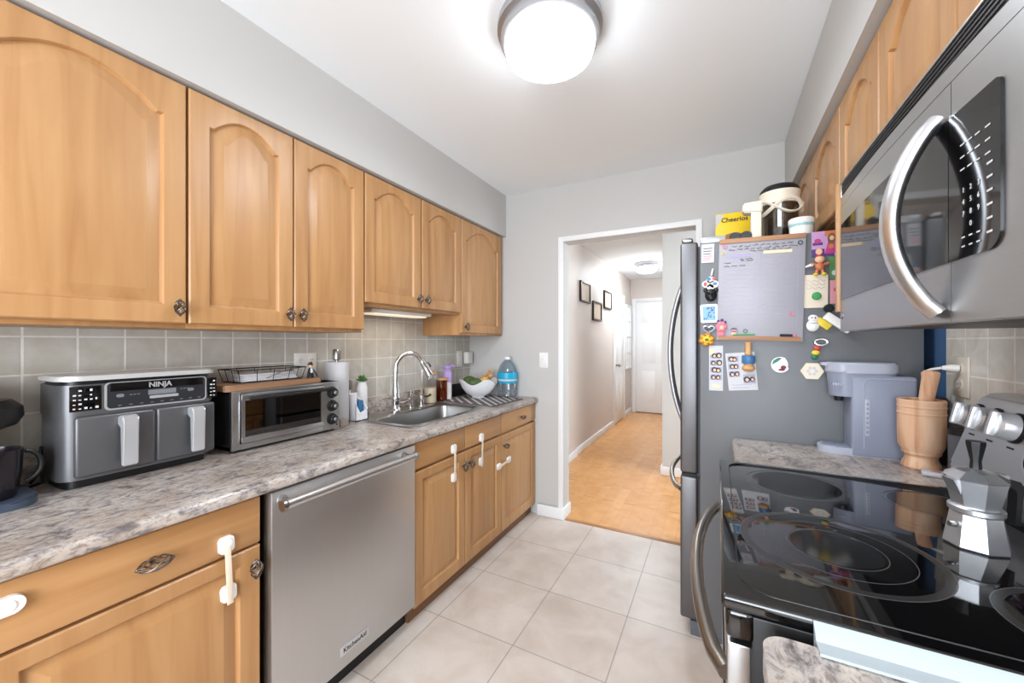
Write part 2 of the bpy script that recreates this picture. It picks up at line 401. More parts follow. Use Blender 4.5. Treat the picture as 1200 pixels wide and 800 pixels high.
b = B(); box(b, HX, HX+.022, 6.17, 6.235, 0, 2.115, .003); box(b, HX, HX+.022, 6.935, 6.995, 0, 2.115, .003); box(b, HX, HX+.022, 6.235, 6.935, 2.055, 2.115, .003); struct('trim_5', b, WHITE)
b = B(); lathe(b, [(.026, 0), (.026, .004), (.01, .006), (.01, .035), (.024, .042), (.028, .055), (.022, .068), (0, .07)], (HX+.012, 6.36, .94), 16, axis='x'); obj('door_knob', b, OVH, d2)

# ------------------------------------------------------------------ cabinet pieces
def door(root, name, y0, y1, z0, z1, xf, sg, rise=0, m=None, fw=.056, label=None):
    """raised-panel door facing sg*x with its front plane at xf"""
    m = m or WV; b = B(); mid = (y0+y1)/2; n = 16
    def loop(i, dep, arch):
        ya, yb, za = y0+i, y1-i, z0+i
        if not arch: top = z1-i; rs = 0; nt_ = 0
        else: top = z1-i+.016; rs = rise; nt_ = .014 if rise else 0
        pts = [(ya, za), (yb, za), (yb, top-rs)]
        hw = (yb-ya)/2-nt_
        for k in range(n+1):
            t = 1-2*k/n; pts.append((mid+hw*t, top-rs+rs*(1-t*t)))
        pts.append((ya, top-rs))
        if not arch:
            hw = (y1-y0)/2-fw-.014; pts = [(ya, za), (yb, za), (yb, top)] + [(mid+hw*(1-2*k/n), top) for k in range(n+1)] + [(ya, top)]
        return [b.verts.new((xf-sg*dep, p[0], p[1])) for p in pts]
    L = [loop(0, .021, 0), loop(0, .004, 0), loop(.004, 0, 0), loop(fw-.002, 0, 1), loop(fw+.002, .001, 1), loop(fw+.005, .005, 1), loop(fw+.007, .011, 1), loop(fw+.010, .0125, 1), loop(fw+.013, .012, 1), loop(fw+.043, .001, 1), loop(fw+.046, .0006, 1)]
    for a, c in zip(L, L[1:]):
        k = len(a)
        for q in range(k): b.faces.new((a[q], a[(q+1) % k], c[(q+1) % k], c[q]))
    b.faces.new(L[0]); b.faces.new(L[-1])
    o = obj(name, b, m, root, 25)
    if label: o['label'] = label
    return o
def slab(root, name, y0, y1, z0, z1, xf, sg):
    b = B(); a, c = sorted((xf, xf-sg*.021)); box(b, a, c, y0, y1, z0, z1, .005, seg=3); return obj(name, b, WH, root)
def birdcage(par, y, z, xf, sg, axis, L=.052, R=.014, name='knob'):
    b = B(); cx = xf+sg*.024
    for s in range(6):
        pts = []
        for k in range(11):
            t = -1+2*k/10; a = s*PI/3+t*1.7; r = R*(1-t*t)**.75+.0015
            q = (r*math.cos(a), r*math.sin(a))
            pts.append((cx+q[0], y+q[1], z+t*L/2) if axis == 'z' else (cx+q[0], y+t*L/2, z+q[1]))
        tube(b, pts, .0021, 5)
    for s in (-1, 1): ball(b, (cx, y, z+s*L/2) if axis == 'z' else (cx, y+s*L/2, z), .0045, u=8, v=6)
    tube(b, [(xf, y, z), (xf+sg*.012, y, z)], .006, 8)
    o = obj(name, b, PEWTER, par); return o
def carcass(root, x0, x1, y0, y1, z0, z1, m=None):
    b = B(); box(b, x0, x1, y0, y1, z0, z1, .0015); return obj('body', b, m or WV, root)

# upper left cabinets
XF = -1.522
def upper_left(label, y0, y1, z0, doors, knobs):
    r = thing('wall_cabinet', label, 'cabinet', (-1.70, (y0+y1)/2, z0), 'maple wall cabinets over the sink counter')
    carcass(r, XL+.001, XF-.0215, y0, y1, z0-.013, 2.149)
    for (a, c), k in zip(doors, knobs):
        d = door(r, 'door', a+.002, c-.002, z0+.002, 2.146, XF, 1, .15*(c-a)+.004)
        birdcage(d, k[0], k[1], XF, 1, 'z', .047, .0125)
    return r
upper_left('maple wall cabinet with widest arched door, over the coffee machine, cut by left edge', -.31, .638, 1.376, [(-.308, .164), (.166, .637)], [(-.28, 1.427), (.608, 1.427)])
upper_left('tall double-door maple wall cabinet above the air fryer and toaster oven', .6395, 1.3575, 1.376, [(.640, .998), (.999, 1.357)], [(.971, 1.428), (1.025, 1.428)])
upper_left('shorter double-door maple wall cabinet above the sink faucet', 1.359, 2.1705, 1.51, [(1.36, 1.770), (1.776, 2.17)], [(1.738, 1.563), (1.806, 1.563)])
upper_left('narrow single-door maple wall cabinet in the far corner above the fruit bowl', 2.172, 2.762, 1.376, [(2.173, 2.722)], [(2.213, 1.42)])

r = thing('cabinet_light', 'white tube light fixed under the short wall cabinet above the sink', 'light', (-1.75, 1.74, 1.497))
b = B(); box(b, -1.74, -1.62, 1.49, 1.98, 1.476, 1.4965, .004); obj('housing', b, WPLAST, r)
b = B(); box(b, -1.725, -1.635, 1.52, 1.95, 1.468, 1.476, .003); obj('diffuser', b, GLOWS, r)

# lower left cabinets
LF = -1.245
def base_left(label, y0, y1, x1=LF-.0215):
    r = thing('base_cabinet', label, 'cabinet', (-1.55, (y0+y1)/2, 0), 'maple base cabinets under the sink counter')
    b = B(); box(b, XL+.001, x1, y0, y1, .085, .851, .0015); obj('body', b, WV, r)
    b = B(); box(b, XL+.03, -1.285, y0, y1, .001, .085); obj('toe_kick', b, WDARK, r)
    return r
r = base_left('maple base cabinet with wide drawer and strap lock, left of the dishwasher', -.6, .7115)
slab(r, 'drawer', .18, .709, .706, .846, LF, 1); birdcage(r.children[-1], .446, .776, LF, 1, 'y', .07, .015, 'pull')
d = door(r, 'door', .18, .709, .078, .698, LF, 1, 0); birdcage(d, .684, .64, LF, 1, 'z')
slab(r, 'drawer', -.598, .176, .706, .846, LF, 1); birdcage(r.children[-1], -.2, .776, LF, 1, 'y', .07, .015, 'pull')
d = door(r, 'door', -.598, .176, .078, .698, LF, 1, 0); birdcage(d, -.57, .64, LF, 1, 'z')
# cabinet under the sink: open-topped body
r = thing('base_cabinet', 'maple double-door base cabinet under the stainless sink', 'cabinet', (-1.55, 1.8, 0), 'maple base cabinets under the sink counter')
b = B(); x1 = LF-.0215
box(b, XL+.001, x1, 1.399, 1.417, .085, .851); box(b, XL+.001, x1, 2.207, 2.225, .085, .851); box(b, XL+.001, x1, 1.417, 2.207, .085, .1); box(b, XL+.001, XL+.012, 1.417, 2.207, .1, .851)
box(b, x1-.02, x1, 1.417, 2.207, .69, .851); box(b, x1-.02, x1, 1.79, 1.83, .1, .69); obj('body', b, WV, r)
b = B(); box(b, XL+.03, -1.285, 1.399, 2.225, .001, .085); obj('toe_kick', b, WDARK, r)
slab(r, 'drawer_front', 1.401, 1.811, .722, .846, LF, 1); slab(r, 'drawer_front', 1.817, 2.222, .722, .846, LF, 1)
d = door(r, 'door', 1.401, 1.811, .078, .708, LF, 1, 0); birdcage(d, 1.784, .637, LF, 1, 'z')
d = door(r, 'door', 1.817, 2.222, .078, .708, LF, 1, 0); birdcage(d, 1.847, .637, LF, 1, 'z')
r = base_left('maple base cabinet with one small drawer at the doorway end of the counter', 2.2265, 2.762)
slab(r, 'drawer', 2.229, 2.759, .722, .846, LF, 1); birdcage(r.children[-1], 2.505, .783, LF, 1, 'y', .055, .012, 'pull')
d = door(r, 'door', 2.229, 2.759, .078, .708, LF, 1, 0); birdcage(d, 2.256, .637, LF, 1, 'y', .045)

# worktops
CZ, CF = .89, -1.223
def nose(x1, z0, z1, sg, x0):
    rr = (z1-z0)/2; pts = [(x0, z0), (x0, z1)]
    rr2 = .016
    for k in range(7): t = PI/2-PI/2*k/6; pts.append((x1-sg*rr2+sg*rr2*math.cos(t), z1-rr2+rr2*math.sin(t)))
    for k in range(5): t = -PI/2*k/4; pts.append((x1-sg*.01+sg*.01*math.cos(t), z0+.01+.01*math.sin(t)))
    return pts
SX0, SX1, SY0, SY1 = -1.765, -1.335, 1.50, 2.19          # sink cut-out
b = B()
prism(b, nose(CF, CZ-.037, CZ, 1, SX1), 'y', -.6, 2.762)
box(b, XL+.007, SX0, -.6, 2.762, CZ-.037, CZ); box(b, SX0, SX1, -.6, SY0, CZ-.037, CZ); box(b, SX0, SX1, SY1, 2.762, CZ-.037, CZ)
w1 = tag(obj('worktop', b, GRAN, None, 35), 'long mottled grey-beige worktop holding the sink, under the left wall cabinets', 'worktop')
b = B(); box(b, XL+.007, XL+.027, -.6, 2.762, CZ, CZ+.095, .004); obj('upstand', b, GRAN, w1)

# dishwasher
r = thing('dishwasher', 'stainless steel dishwasher with bar handle between the maple base cabinets', 'dishwasher', (-1.55, 1.05, 0))
b = B(); box(b, -1.84, -1.275, .735, 1.394, .09, .846); obj('body', b, BLACK, r)
b = B(); box(b, -1.275, -1.232, .735, 1.390, .105, .846, .004); dd = obj('door', b, DW_ST, r)
b = B(); tube(b, [(-1.183, .752, .815), (-1.183, 1.332, .815)], .0145, 16); h = obj('handle', b, HSTEEL, r)
for y in (.768, 1.316):
    b = B(); lathe(b, [(.017, -.001), (.017, .004), (.011, .008), (.011, .045)], (-1.231, y, .815), 14, axis='x'); obj('handle_mount', b, NICKEL, h)
for y in (.749, 1.332):
    b = B(); lathe(b, [(.0165, 0), (.0185, .003), (.0175, .012), (0, .0125)] if y > 1 else [(0, -.0125), (.0175, -.012), (.0185, -.003), (.0165, 0)], (-1.183, y, .815), 14, axis='y'); obj('handle_cap', b, NICKEL, h)
b = B(); box(b, -1.232, -1.2295, .985, 1.118, .155, .189, .001); pl = obj('nameplate', b, SILVER, dd)
text('lettering', 'KitchenAid', .024, BLACK, dd, (-1.2292, 1.0515, .172), (0, 1, 0), (0, 0, 1), bold=.0004)
b = B(); box(b, -1.80, -1.30, .735, 1.394, .001, .09); obj('toe_panel', b, BLACK, r)

# child locks on the cabinet fronts
def lock(label, p, q, tail=0, fat=1, strap=True):
    r = thing('child_lock', label, 'lock', (LF, (p[0]+q[0])/2, min(p[1], q[1])), 'white strap locks on the base cabinets')
    d = Vector((0, q[0]-p[0], q[1]-p[1])); L = d.length; d.normalize()
    ang = math.atan2(d.z, d.y)
    for c in (p, q):
        M = Matrix.Translation((LF, c[0], c[1])) @ Matrix.Rotation(ang, 4, 'X')
        b = B(); prism(b, rrect(-.0235*fat, .0235*fat, -.0195, .0195, .012), 'x', .0003, .010, M); prism(b, rrect(-.016*fat, .016*fat, -.013, .013, .008), 'x', .010, .0125, M)
        obj('pad', b, WPLAST, r)
    M = Matrix.Translation((LF, p[0], p[1])) @ Matrix.Rotation(ang, 4, 'X')
    b = B(); box(b, .0125, .0145, .002, L+tail, -.008, .008, .0006, M); obj('strap', b, TRANSW, r)
    return r
lock('white strap lock joining the widest drawer to its door, left of the dishwasher', (.611, .742), (.617, .602), .03)
lock('white strap lock on the sink cabinet door nearest the dishwasher', (1.70, .750), (1.70, .60), .012)
lock('white strap lock on the second sink cabinet door, beyond the pair of knobs', (1.975, .752), (1.968, .612), .03)
lock('white strap lock running sideways between the last two base cabinet doors', (2.183, .522), (2.315, .532), .0)
r = thing('child_lock', 'rounded white bar lock on the wide drawer at the left edge', 'lock', (LF, .18, .79), 'white strap locks on the base cabinets')
b = B(); prism(b, rrect(.05, .245, .782, .818, .0178, 8), 'x', LF+.0003, LF+.014); obj('bar', b, WPLAST, r)
b = B(); prism(b, rrect(.065, .232, .789, .811, .0105, 6), 'x', LF+.014, LF+.0165); obj('button', b, WPLAST, r)

# ------------------------------------------------------------------ sink and faucets
r = thing('sink', 'stainless steel drop-in sink basin set in the worktop', 'sink', (-1.55, 1.84, .72))
b = B()
def rl(x0, x1, y0, y1, rad, z): return [b.verts.new((p[0], p[1], z)) for p in rrect(x0, x1, y0, y1, rad, 6)]
ex = (-1.781, -1.318, 1.482, 2.208); ib = (-1.675, -1.375, 1.535, 2.155)
L = [rl(*ex, .03, CZ+.0005), rl(ex[0]+.004, ex[1]-.004, ex[2]+.004, ex[3]-.004, .03, CZ+.0055), rl(ib[0]-.012, ib[1]+.012, ib[2]-.012, ib[3]+.012, .06, CZ+.004), rl(*ib, .06, CZ-.006),
     rl(ib[0]+.012, ib[1]-.012, ib[2]+.012, ib[3]-.012, .06, CZ-.14), rl(ib[0]+.04, ib[1]-.04, ib[2]+.04, ib[3]-.04, .05, CZ-.165)]
for a, c in zip(L, L[1:]):
    k = len(a)
    for q in range(k): b.faces.new((a[q], a[(q+1) % k], c[(q+1) % k], c[q]))
b.faces.new(L[-1])
obj('basin', b, ST_X, r, 40)
b = B(); lathe(b, [(.04, 0), (.042, .003), (.03, .004), (.028, .001), (0, .001)], (-1.52, 1.85, CZ-.165), 20); obj('drain', b, CHROME, r)

r = thing('faucet', 'tall chrome gooseneck kitchen faucet with pull-down head over the sink', 'faucet', (-1.735, 1.785, CZ+.005))
fx, fy, fz = -1.735, 1.785, CZ+.0055
b = B(); lathe(b, [(.034, 0), (.034, .006), (.027, .014), (.023, .03), (.025, .07), (.028, .075), (.028, .088), (.022, .098), (.023, .13), (.020, .15), (.017, .165), (0, .165)], (fx, fy, fz), 20); obj('base', b, CHROME, r)
# neck plane leans along +y and +x
dv = Vector((.62, .78, 0)).normalized()
b = B(); pts = [Vector((fx, fy, fz+.15)), Vector((fx, fy, fz+.25))]; R = .083
for k in range(1, 15):
    t = PI-(PI*.86)*k/14; pts.append(Vector((fx, fy, fz+.262))+dv*(R+R*math.cos(t))+Vector((0, 0, R*math.sin(t)*1.08)))
tube(b, pts, .0145, 14); obj('spout', b, CHROME, r)
e = pts[-1]; dd_ = (pts[-1]-pts[-2]).normalized()
b = B(); tube(b, [e-dd_*.004, e+dd_*.012, e+dd_*.02, e+dd_*.05, e+dd_*.075, e+dd_*.098, e+dd_*.1], [.015, .019, .017, .023, .025, .027, .022], 16); obj('spray_head', b, CHROME, r)
b = B(); tube(b, [(fx+.015, fy+.012, fz+.05), (fx+.03, fy+.035, fz+.052), (fx+.045, fy+.06, fz+.06), (fx+.05, fy+.085, fz+.085), (fx+.05, fy+.095, fz+.12)], [.013, .014, .009, .006, .007], 10); obj('lever', b, CHROME, r)

r = thing('water_tap', 'slim chrome filtered-water tap with thin curved spout behind the sink', 'faucet', (-1.745, 2.045, CZ+.005))
tx, ty = -1.735, 2.02
b = B(); lathe(b, [(.024, 0), (.024, .005), (.016, .01), (.016, .05), (.022, .055), (.022, .07), (.01, .08), (0, .08)], (tx, ty, fz), 16); obj('base', b, CHROME, r)
b = B(); pts = [(tx, ty, fz+.075), (tx, ty, fz+.235)]+[tuple(Vector((tx, ty, fz+.235))+Vector((.35, .94, 0))*(.035-.035*math.cos(PI*k/8))+Vector((0, 0, .05*math.sin(PI*k/8)))) for k in range(1, 8)]
tube(b, pts, .007, 10); obj('spout', b, CHROME, r)
b = B(); tube(b, [(tx+.01, ty, fz+.06), (tx+.035, ty+.02, fz+.062), (tx+.05, ty+.035, fz+.075)], [.006, .005, .007], 8); obj('lever', b, BLACK, r)
r = thing('soap_pump', 'small chrome soap pump beside the gooseneck faucet', 'soap dispenser', (-1.745, 1.93, CZ+.005))
b = B(); lathe(b, [(.018, 0), (.018, .006), (.011, .012), (.011, .05), (0, .05)], (-1.742, 1.925, fz), 14); obj('collar', b, CHROME, r)
b = B(); lathe(b, [(.008, 0), (.008, .05), (0, .05)], (-1.742, 1.925, fz+.05), 12); tube(b, [(-1.742, 1.925, fz+.095), (-1.71, 1.935, fz+.1), (-1.695, 1.938, fz+.09)], .006, 8); obj('spout', b, NICKEL, r)

# ------------------------------------------------------------------ air fryer
AX = -1.63
r = thing('air_fryer', 'dark grey two-drawer air fryer with silver handles on the left worktop', 'air fryer', (-1.74, .575, CZ))
def afprof(y0, y1, x0, x1, rad): return rrect(x0, x1, y0, y1, rad, 6)
b = B()
prism(b, afprof(.385, .77, -1.83, AX-.004, .045), 'z', .918, 1.193); prism(b, afprof(.383, .772, -1.832, AX, .045), 'z', 1.105, 1.194)
obj('body', b, AFGREY, r)
b = B(); prism(b, afprof(.40, .755, -1.82, AX-.03, .03), 'z', CZ+.0005, .918); obj('base', b, BLACK, r)
b = B(); prism(b, afprof(.392, .763, -1.825, AX-.008, .04), 'z', 1.194, 1.205); obj('vent_band', b, BLACK, r)
b = B(); prism(b, afprof(.378, .777, -1.836, AX+.006, .05), 'z', 1.2055, 1.2155); prism(b, afprof(.384, .771, -1.83, AX, .047), 'z', 1.2155, 1.219); obj('lid', b, mat('lid_silver', (222, 222, 222), .35, .5), r)
for y0, y1 in ((.412, .5955), (.5975, .766)):
    b = B(); box(b, AX-.02, AX+.004, y0, y1, .925, 1.102, .009, seg=3); dr = obj('drawer', b, AFGREY, r)
    ym = (y0+y1)/2+.018
    b = B(); hp = [(AX+.002, 1.092), (AX+.03, 1.096), (AX+.04, 1.088), (AX+.043, 1.07), (AX+.038, .942), (AX+.026, .942), (AX+.027, 1.06), (AX+.002, 1.066)]
    prism(b, hp, 'y', ym-.019, ym+.019); bmesh.ops.bevel(b, geom=b.edges[:], offset=.003, segments=2, affect='EDGES'); obj('handle', b, SILVER, dr)
b = B(); prism(b, rrect(.474, .738, 1.112, 1.196, .012), 'x', AX-.002, AX+.003); cp = obj('control_panel', b, SILVER, r)
b = B(); prism(b, rrect(.479, .733, 1.117, 1.194, .010), 'x', AX+.003, AX+.0045); obj('screen', b, AFDARK, cp)
b = B(); box(b, AX+.0045, AX+.0052, .486, .726, 1.168, 1.192); obj('header_band', b, BLACKG, cp)
text('lettering', 'NINJA', .022, SILVER, cp, (AX+.0056, .606, 1.180), (0, 1, 0), (0, 0, 1), bold=.0007)
b = B(); box(b, AX+.0045, AX+.0054, .575, .648, 1.148, 1.164); obj('display', b, LCD, cp)
b = B(); prism(b, rrect(.578, .655, 1.136, 1.145, .004), 'x', AX+.0045, AX+.0058); obj('start_bar', b, SILVER, cp)
b = B()
for y, z in ((.508, 1.154), (.69, 1.154)):
    q = B(); prism(q, rrect(y-.009, y+.009, z-.005, z+.005, .0045), 'x', AX+.0045, AX+.0052); obj('touch_button', q, LCD, cp)
for k in range(9): box(b, AX+.0045, AX+.0052, .503+k*.026, .511+k*.026, 1.123, 1.1255)
for y0, z in ((.53, 1.153), (.66, 1.158)):
    q = B()
    for k in range(3): box(q, AX+.0045, AX+.0052, y0+k*.009, y0+.006+k*.009, z, z+.0025)
    obj('touch_marks', q, LCD, cp)
obj('touch_marks', b, LCD, cp)
for y0, y1 in ((.402, .468), (.744, .771)):
    b = B(); box(b, AX-.001, AX+.0015, y0, y1, 1.118, 1.19, .001)
    lb = obj('sticker', b, BLACKG, r)
    b = B(); rnd = random.Random(3)
    n = max(2, int((y1-y0)/.012))
    for i in range(n):
        for j in range(5):
            yy = y0+.004+(y1-y0-.008)*(i+.2)/n; zz = 1.124+.0128*j
            if rnd.random() < .8: box(b, AX+.0015, AX+.002, yy, yy+rnd.uniform(.003, .007), zz, zz+rnd.uniform(.002, .007))
    obj('sticker_print', b, TOUCH, lb)

# ------------------------------------------------------------------ toaster oven
TX = -1.63
r = thing('toaster_oven', 'stainless toaster oven with three black knobs beside the air fryer', 'toaster oven', (-1.74, 1.06, CZ))
b = B()
ty0, ty1, tz0, tz1 = .822, 1.300, .902, 1.128
box(b, -1.83, TX-.012, ty0, ty0+.012, tz0, tz1); box(b, -1.83, TX-.012, 1.205, ty1, tz0, tz1); box(b, -1.83, TX-.012, ty0, ty1, tz0, tz0+.012); box(b, -1.83, TX-.012, ty0, ty1, tz1-.012, tz1, .002); box(b, -1.83, -1.82, ty0, ty1, tz0, tz1)
obj('body', b, BLACK, r)
b = B()   # stainless front frame
box(b, TX-.012, TX, ty0, .852, tz0, tz1, .003); box(b, TX-.012, TX, 1.212, ty1, tz0, tz1, .003); box(b, TX-.012, TX, .852, 1.212, tz0, tz0+.022, .002); box(b, TX-.012, TX, .852, 1.212, tz1-.012, tz1, .002)
obj('front_frame', b, ST_H, r)
b = B()   # door frame
box(b, TX-.004, TX+.008, .854, 1.210, .926, .948, .002); box(b, TX-.004, TX+.008, .854, 1.210, 1.090, 1.115, .002); box(b, TX-.004, TX+.008, .854, .866, .948, 1.09); box(b, TX-.004, TX+.008, 1.198, 1.210, .948, 1.09)
td = obj('door', b, ST_H, r)
b = B(); box(b, TX+.0005, TX+.004, .866, 1.198, .948, 1.09); obj('window', b, DARKGL, td)
b = B(); tube(b, [(TX+.034, .868, 1.100), (TX+.034, 1.226, 1.100)], .0065, 10, r2=.009)
for y in (.89, 1.20): tube(b, [(TX+.008, y, 1.102), (TX+.034, y, 1.1)], .005, 8)
obj('handle', b, BLACK, td)
b = B()
for k in range(12): tube(b, [(-1.81, .85+k*.031, .985), (TX-.02, .85+k*.031, .985)], .0012, 5)
for x in (-1.8, -1.73, TX-.02): tube(b, [(x, .836, .985), (x, 1.203, .985)], .002, 6)
obj('rack', b, CHROME, r)
b = B(); ball(b, (-1.70, 1.11, 1.004), .05, .075, .0115)
for v in b.verts: v.co += Vector((0, 0, random.uniform(-.003, .003)))
tag(obj('foil_packet', b, SILVER), 'crumpled foil packet on the rack inside the toaster oven', 'foil')
b = B(); box(b, -1.80, TX-.025, .85, 1.195, .9145, .918, .001); obj('crumb_tray', b, SILVER, r)
for z in (1.078, 1.015, .952):
    b = B(); lathe(b, [(.027, 0), (.027, .004), (.022, .006), (.020, .022), (.018, .024), (0, .024)], (TX, 1.257, z), 20, axis='x'); kn = obj('knob', b, BLACK, r)
    b = B(); lathe(b, [(.010, .024), (.010, .031), (.008, .033), (0, .033)], (TX, 1.257, z), 14, axis='x'); box(b, TX+.033, TX+.036, 1.255, 1.259, z-.009, z+.009); obj('knob_cap', b, NICKEL, kn)
b = B(); lathe(b, [(.004, 0), (.004, .004), (0, .004)], (TX, 1.283, .922), 10, axis='x'); obj('indicator', b, BLACKG, r)
b = B()
for x in (-1.81, TX-.03):
    for y in (.84, 1.28): lathe(b, [(.011, 0), (.013, .012)], (x, y, CZ+.0003), 12)
obj('foot', b, BLACK, r)
b = B(); rp = [(-1.825, .80), (-1.825, 1.215), (-1.65, 1.215), (-1.632, 1.20), (-1.625, .83), (-1.64, .80)]
prism(b, rp, 'z', 1.1285, 1.152); bmesh.ops.bevel(b, geom=b.edges[:], offset=.004, segments=2, affect='EDGES')
tag(obj('cutting_board', b, BOARDW), 'brown wooden cutting board lying on top of the toaster oven', 'cutting board')
# wire basket with folded napkins
r = thing('wire_basket', 'small black wire basket on the cutting board over the toaster oven', 'basket', (-1.74, .985, 1.152))
b = B(); z0, z1 = 1.1545, 1.205
x0, x1, y0, y1 = -1.80, -1.675, .875, 1.135
tube(b, [(x0, y0, z0), (x1, y0, z0), (x1, y1, z0), (x0, y1, z0)], .002, 6, closed=True)
for k in range(6): tube(b, [(x0, y0+k*.052, z0), (x1, y0+k*.052, z0)], .0015, 5)
obj('base', b, BLACK, r)
b = B(); ox = .012
tube(b, [(x0-ox, y0-ox, z1), (x1+ox, y0-ox, z1), (x1+ox, y1+ox, z1), (x0-ox, y1+ox, z1)], .0024, 6, closed=True); obj('rim', b, BLACK, r)
b = B()
for k in range(4):
    f = k/3; xa = x0+(x1-x0)*f; xb = x0-ox+(x1-x0+2*ox)*f
    tube(b, [(xa, y0, z0), (xb, y0-ox, z1)], .0014, 5); tube(b, [(xa, y1, z0), (xb, y1+ox, z1)], .0014, 5)
for k in range(5):
    f = k/4; ya = y0+(y1-y0)*f; yb = y0-ox+(y1-y0+2*ox)*f
    tube(b, [(x1, ya, z0), (x1+ox, yb, z1)], .0014, 5); tube(b, [(x0, ya, z0), (x0-ox, yb, z1)], .0014, 5)
tube(b, [(x1+.003, y0+.10, z0+.012), (x1+ox, y0+.17, z1-.012), (x1+ox, y0+.26, z1)], .0014, 5)
obj('side_wires', b, BLACK, r)
r = thing('napkin_stack', 'stack of white folded napkins inside the black wire basket', 'napkins', (-1.74, 1.0, 1.157))
b = B()
for k in range(4): box(b, -1.79+.002*k, -1.683-.002*k, .886+.003*k, 1.122-.004*k, 1.1568+.0072*k, 1.1636+.0072*k, .003)
obj('napkins', b, PAPER, r)
# little figurine
r = thing('figurine', 'tiny black-and-white figurine in a dark hat beside the wire basket', 'figurine', (-1.68, 1.175, 1.152))
fx_, fy_ = -1.675, 1.178
b = B(); lathe(b, [(.016, 0), (.013, .02), (.009, .04), (.006, .046), (0, .046)], (fx_, fy_, 1.1525), 14); obj('robe', b, BLACK, r)
b = B(); ball(b, (fx_, fy_, 1.206), .0095); obj('head', b, SKIN, r)
b = B(); lathe(b, [(.014, 0), (.014, .002), (.0095, .003), (.009, .011), (0, .013)], (fx_, fy_, 1.2115), 14); obj('hat', b, BLACK, r)
b = B(); tube(b, [(fx_+.006, fy_-.006, 1.193), (fx_+.012, fy_-.016, 1.175), (fx_+.014, fy_-.026, 1.1575)], .0035, 6); tube(b, [(fx_+.006, fy_+.006, 1.193), (fx_+.01, fy_+.018, 1.175), (fx_+.012, fy_+.026, 1.1575)], .0035, 6); obj('sleeve', b, INK, r)
b = B(); lathe(b, [(.007, 0), (.0075, .012), (.005, .02), (0, .02)], (fx_+.008, fy_, 1.176), 10); obj('shirt_front', b, PAPER, r)

# paper towel
r = thing('paper_towel_roll', 'white paper towel roll on a steel holder behind the toaster oven', 'paper towels', (-1.765, 1.395, CZ))
cx, cy = -1.765, 1.392
b = B(); lathe(b, [(.065, 0), (.065, .008), (.06, .012), (0, .012)], (cx, cy, CZ+.0003), 24); obj('holder_base', b, NICKEL, r)
b = B(); lathe(b, [(.02, .0), (.056, .0), (.058, .004), (.058, .306), (.056, .31), (.02, .31)], (cx, cy, .9035), 28); obj('roll', b, PAPER, r)
b = B(); lathe(b, [(.010, 0), (.010, .014), (.019, .016), (.022, .02), (.022, .064), (.017, .072), (0, .072)], (cx, cy, 1.208), 18); obj('finial', b, NICKEL, r)
# cord end / charger block on counter
b = B(); box(b, -1.70, -1.665, 1.335, 1.385, CZ+.0005, CZ+.04, .008); tag(obj('plug_block', b, mat('grey_plug', (150, 140, 134), .5)), 'small grey plug block on the worktop right of the toaster oven', 'plug')
# sponge caddy with brush
r = thing('sponge_caddy', 'square white ceramic sponge caddy left of the sink', 'caddy', (-1.745, 1.47, CZ))
b = B(); x0, x1, y0, y1 = -1.795, -1.705, 1.462, 1.545
Mc = None
box(b, x0, x1, y0, y0+.006, CZ+.0005, 1.035, .002); box(b, x0, x0+.006, y0, y1, CZ+.0005, 1.035, .002); box(b, x0, x1, y0, y1, CZ+.0005, CZ+.008)
prism(b, [(y0, CZ+.001), (y1, CZ+.001), (y1, .955), (y0+.03, .935), (y0, .99)], 'x', x1-.006, x1); prism(b, [(x0, CZ+.001), (x1, CZ+.001), (x1, .955), (x0, 1.02)], 'y', y1-.006, y1)
obj('holder', b, WCERAM, r)
b = B(); box(b, x0+.02, x1-.016, y0+.03, y0+.068, CZ+.009, 1.0, .008); tag(obj('sponge', b, SILICA), 'blue sponge standing in the white caddy', 'sponge')
r = thing('potted_plant', 'tiny green plant in a slim white pot behind the sponge caddy', 'plant', (-1.80, 1.575, CZ))
b = B(); lathe(b, [(.028, 0), (.03, .01), (.03, .17), (.024, .19), (.026, .20), (.022, .20), (.02, .19), (0, .19)], (-1.797, 1.583, CZ+.0003), 20); obj('pot', b, WCERAM, r)
b = B(); rnd = random.Random(5)
for k in range(26):
    a = rnd.uniform(0, 2*PI); e_ = rnd.uniform(.1, 1.3); q = Vector((math.cos(a)*math.cos(e_), math.sin(a)*math.cos(e_), math.sin(e_)))
    c = Vector((-1.797, 1.583, 1.085+.012)); tube(b, [c, c+q*.018, c+q*.034], [.003, .0075, .001], 6)
obj('leaves', b, LEAF, r)
r = thing('bottle_brush', 'grey-headed bottle brush standing behind the white sponge caddy', 'brush', (-1.815, 1.515, CZ))
b = B(); tube(b, [(-1.815, 1.512, CZ+.001), (-1.815, 1.512, 1.06)], .006, 8); obj('handle', b, WPLAST, r)
b = B(); lathe(b, [(.007, 0), (.014, .01), (.015, .045), (.008, .056), (0, .056)], (-1.815, 1.512, 1.052), 14); obj('bristles', b, mat('bristle_grey', (132, 126, 124), .8), r)

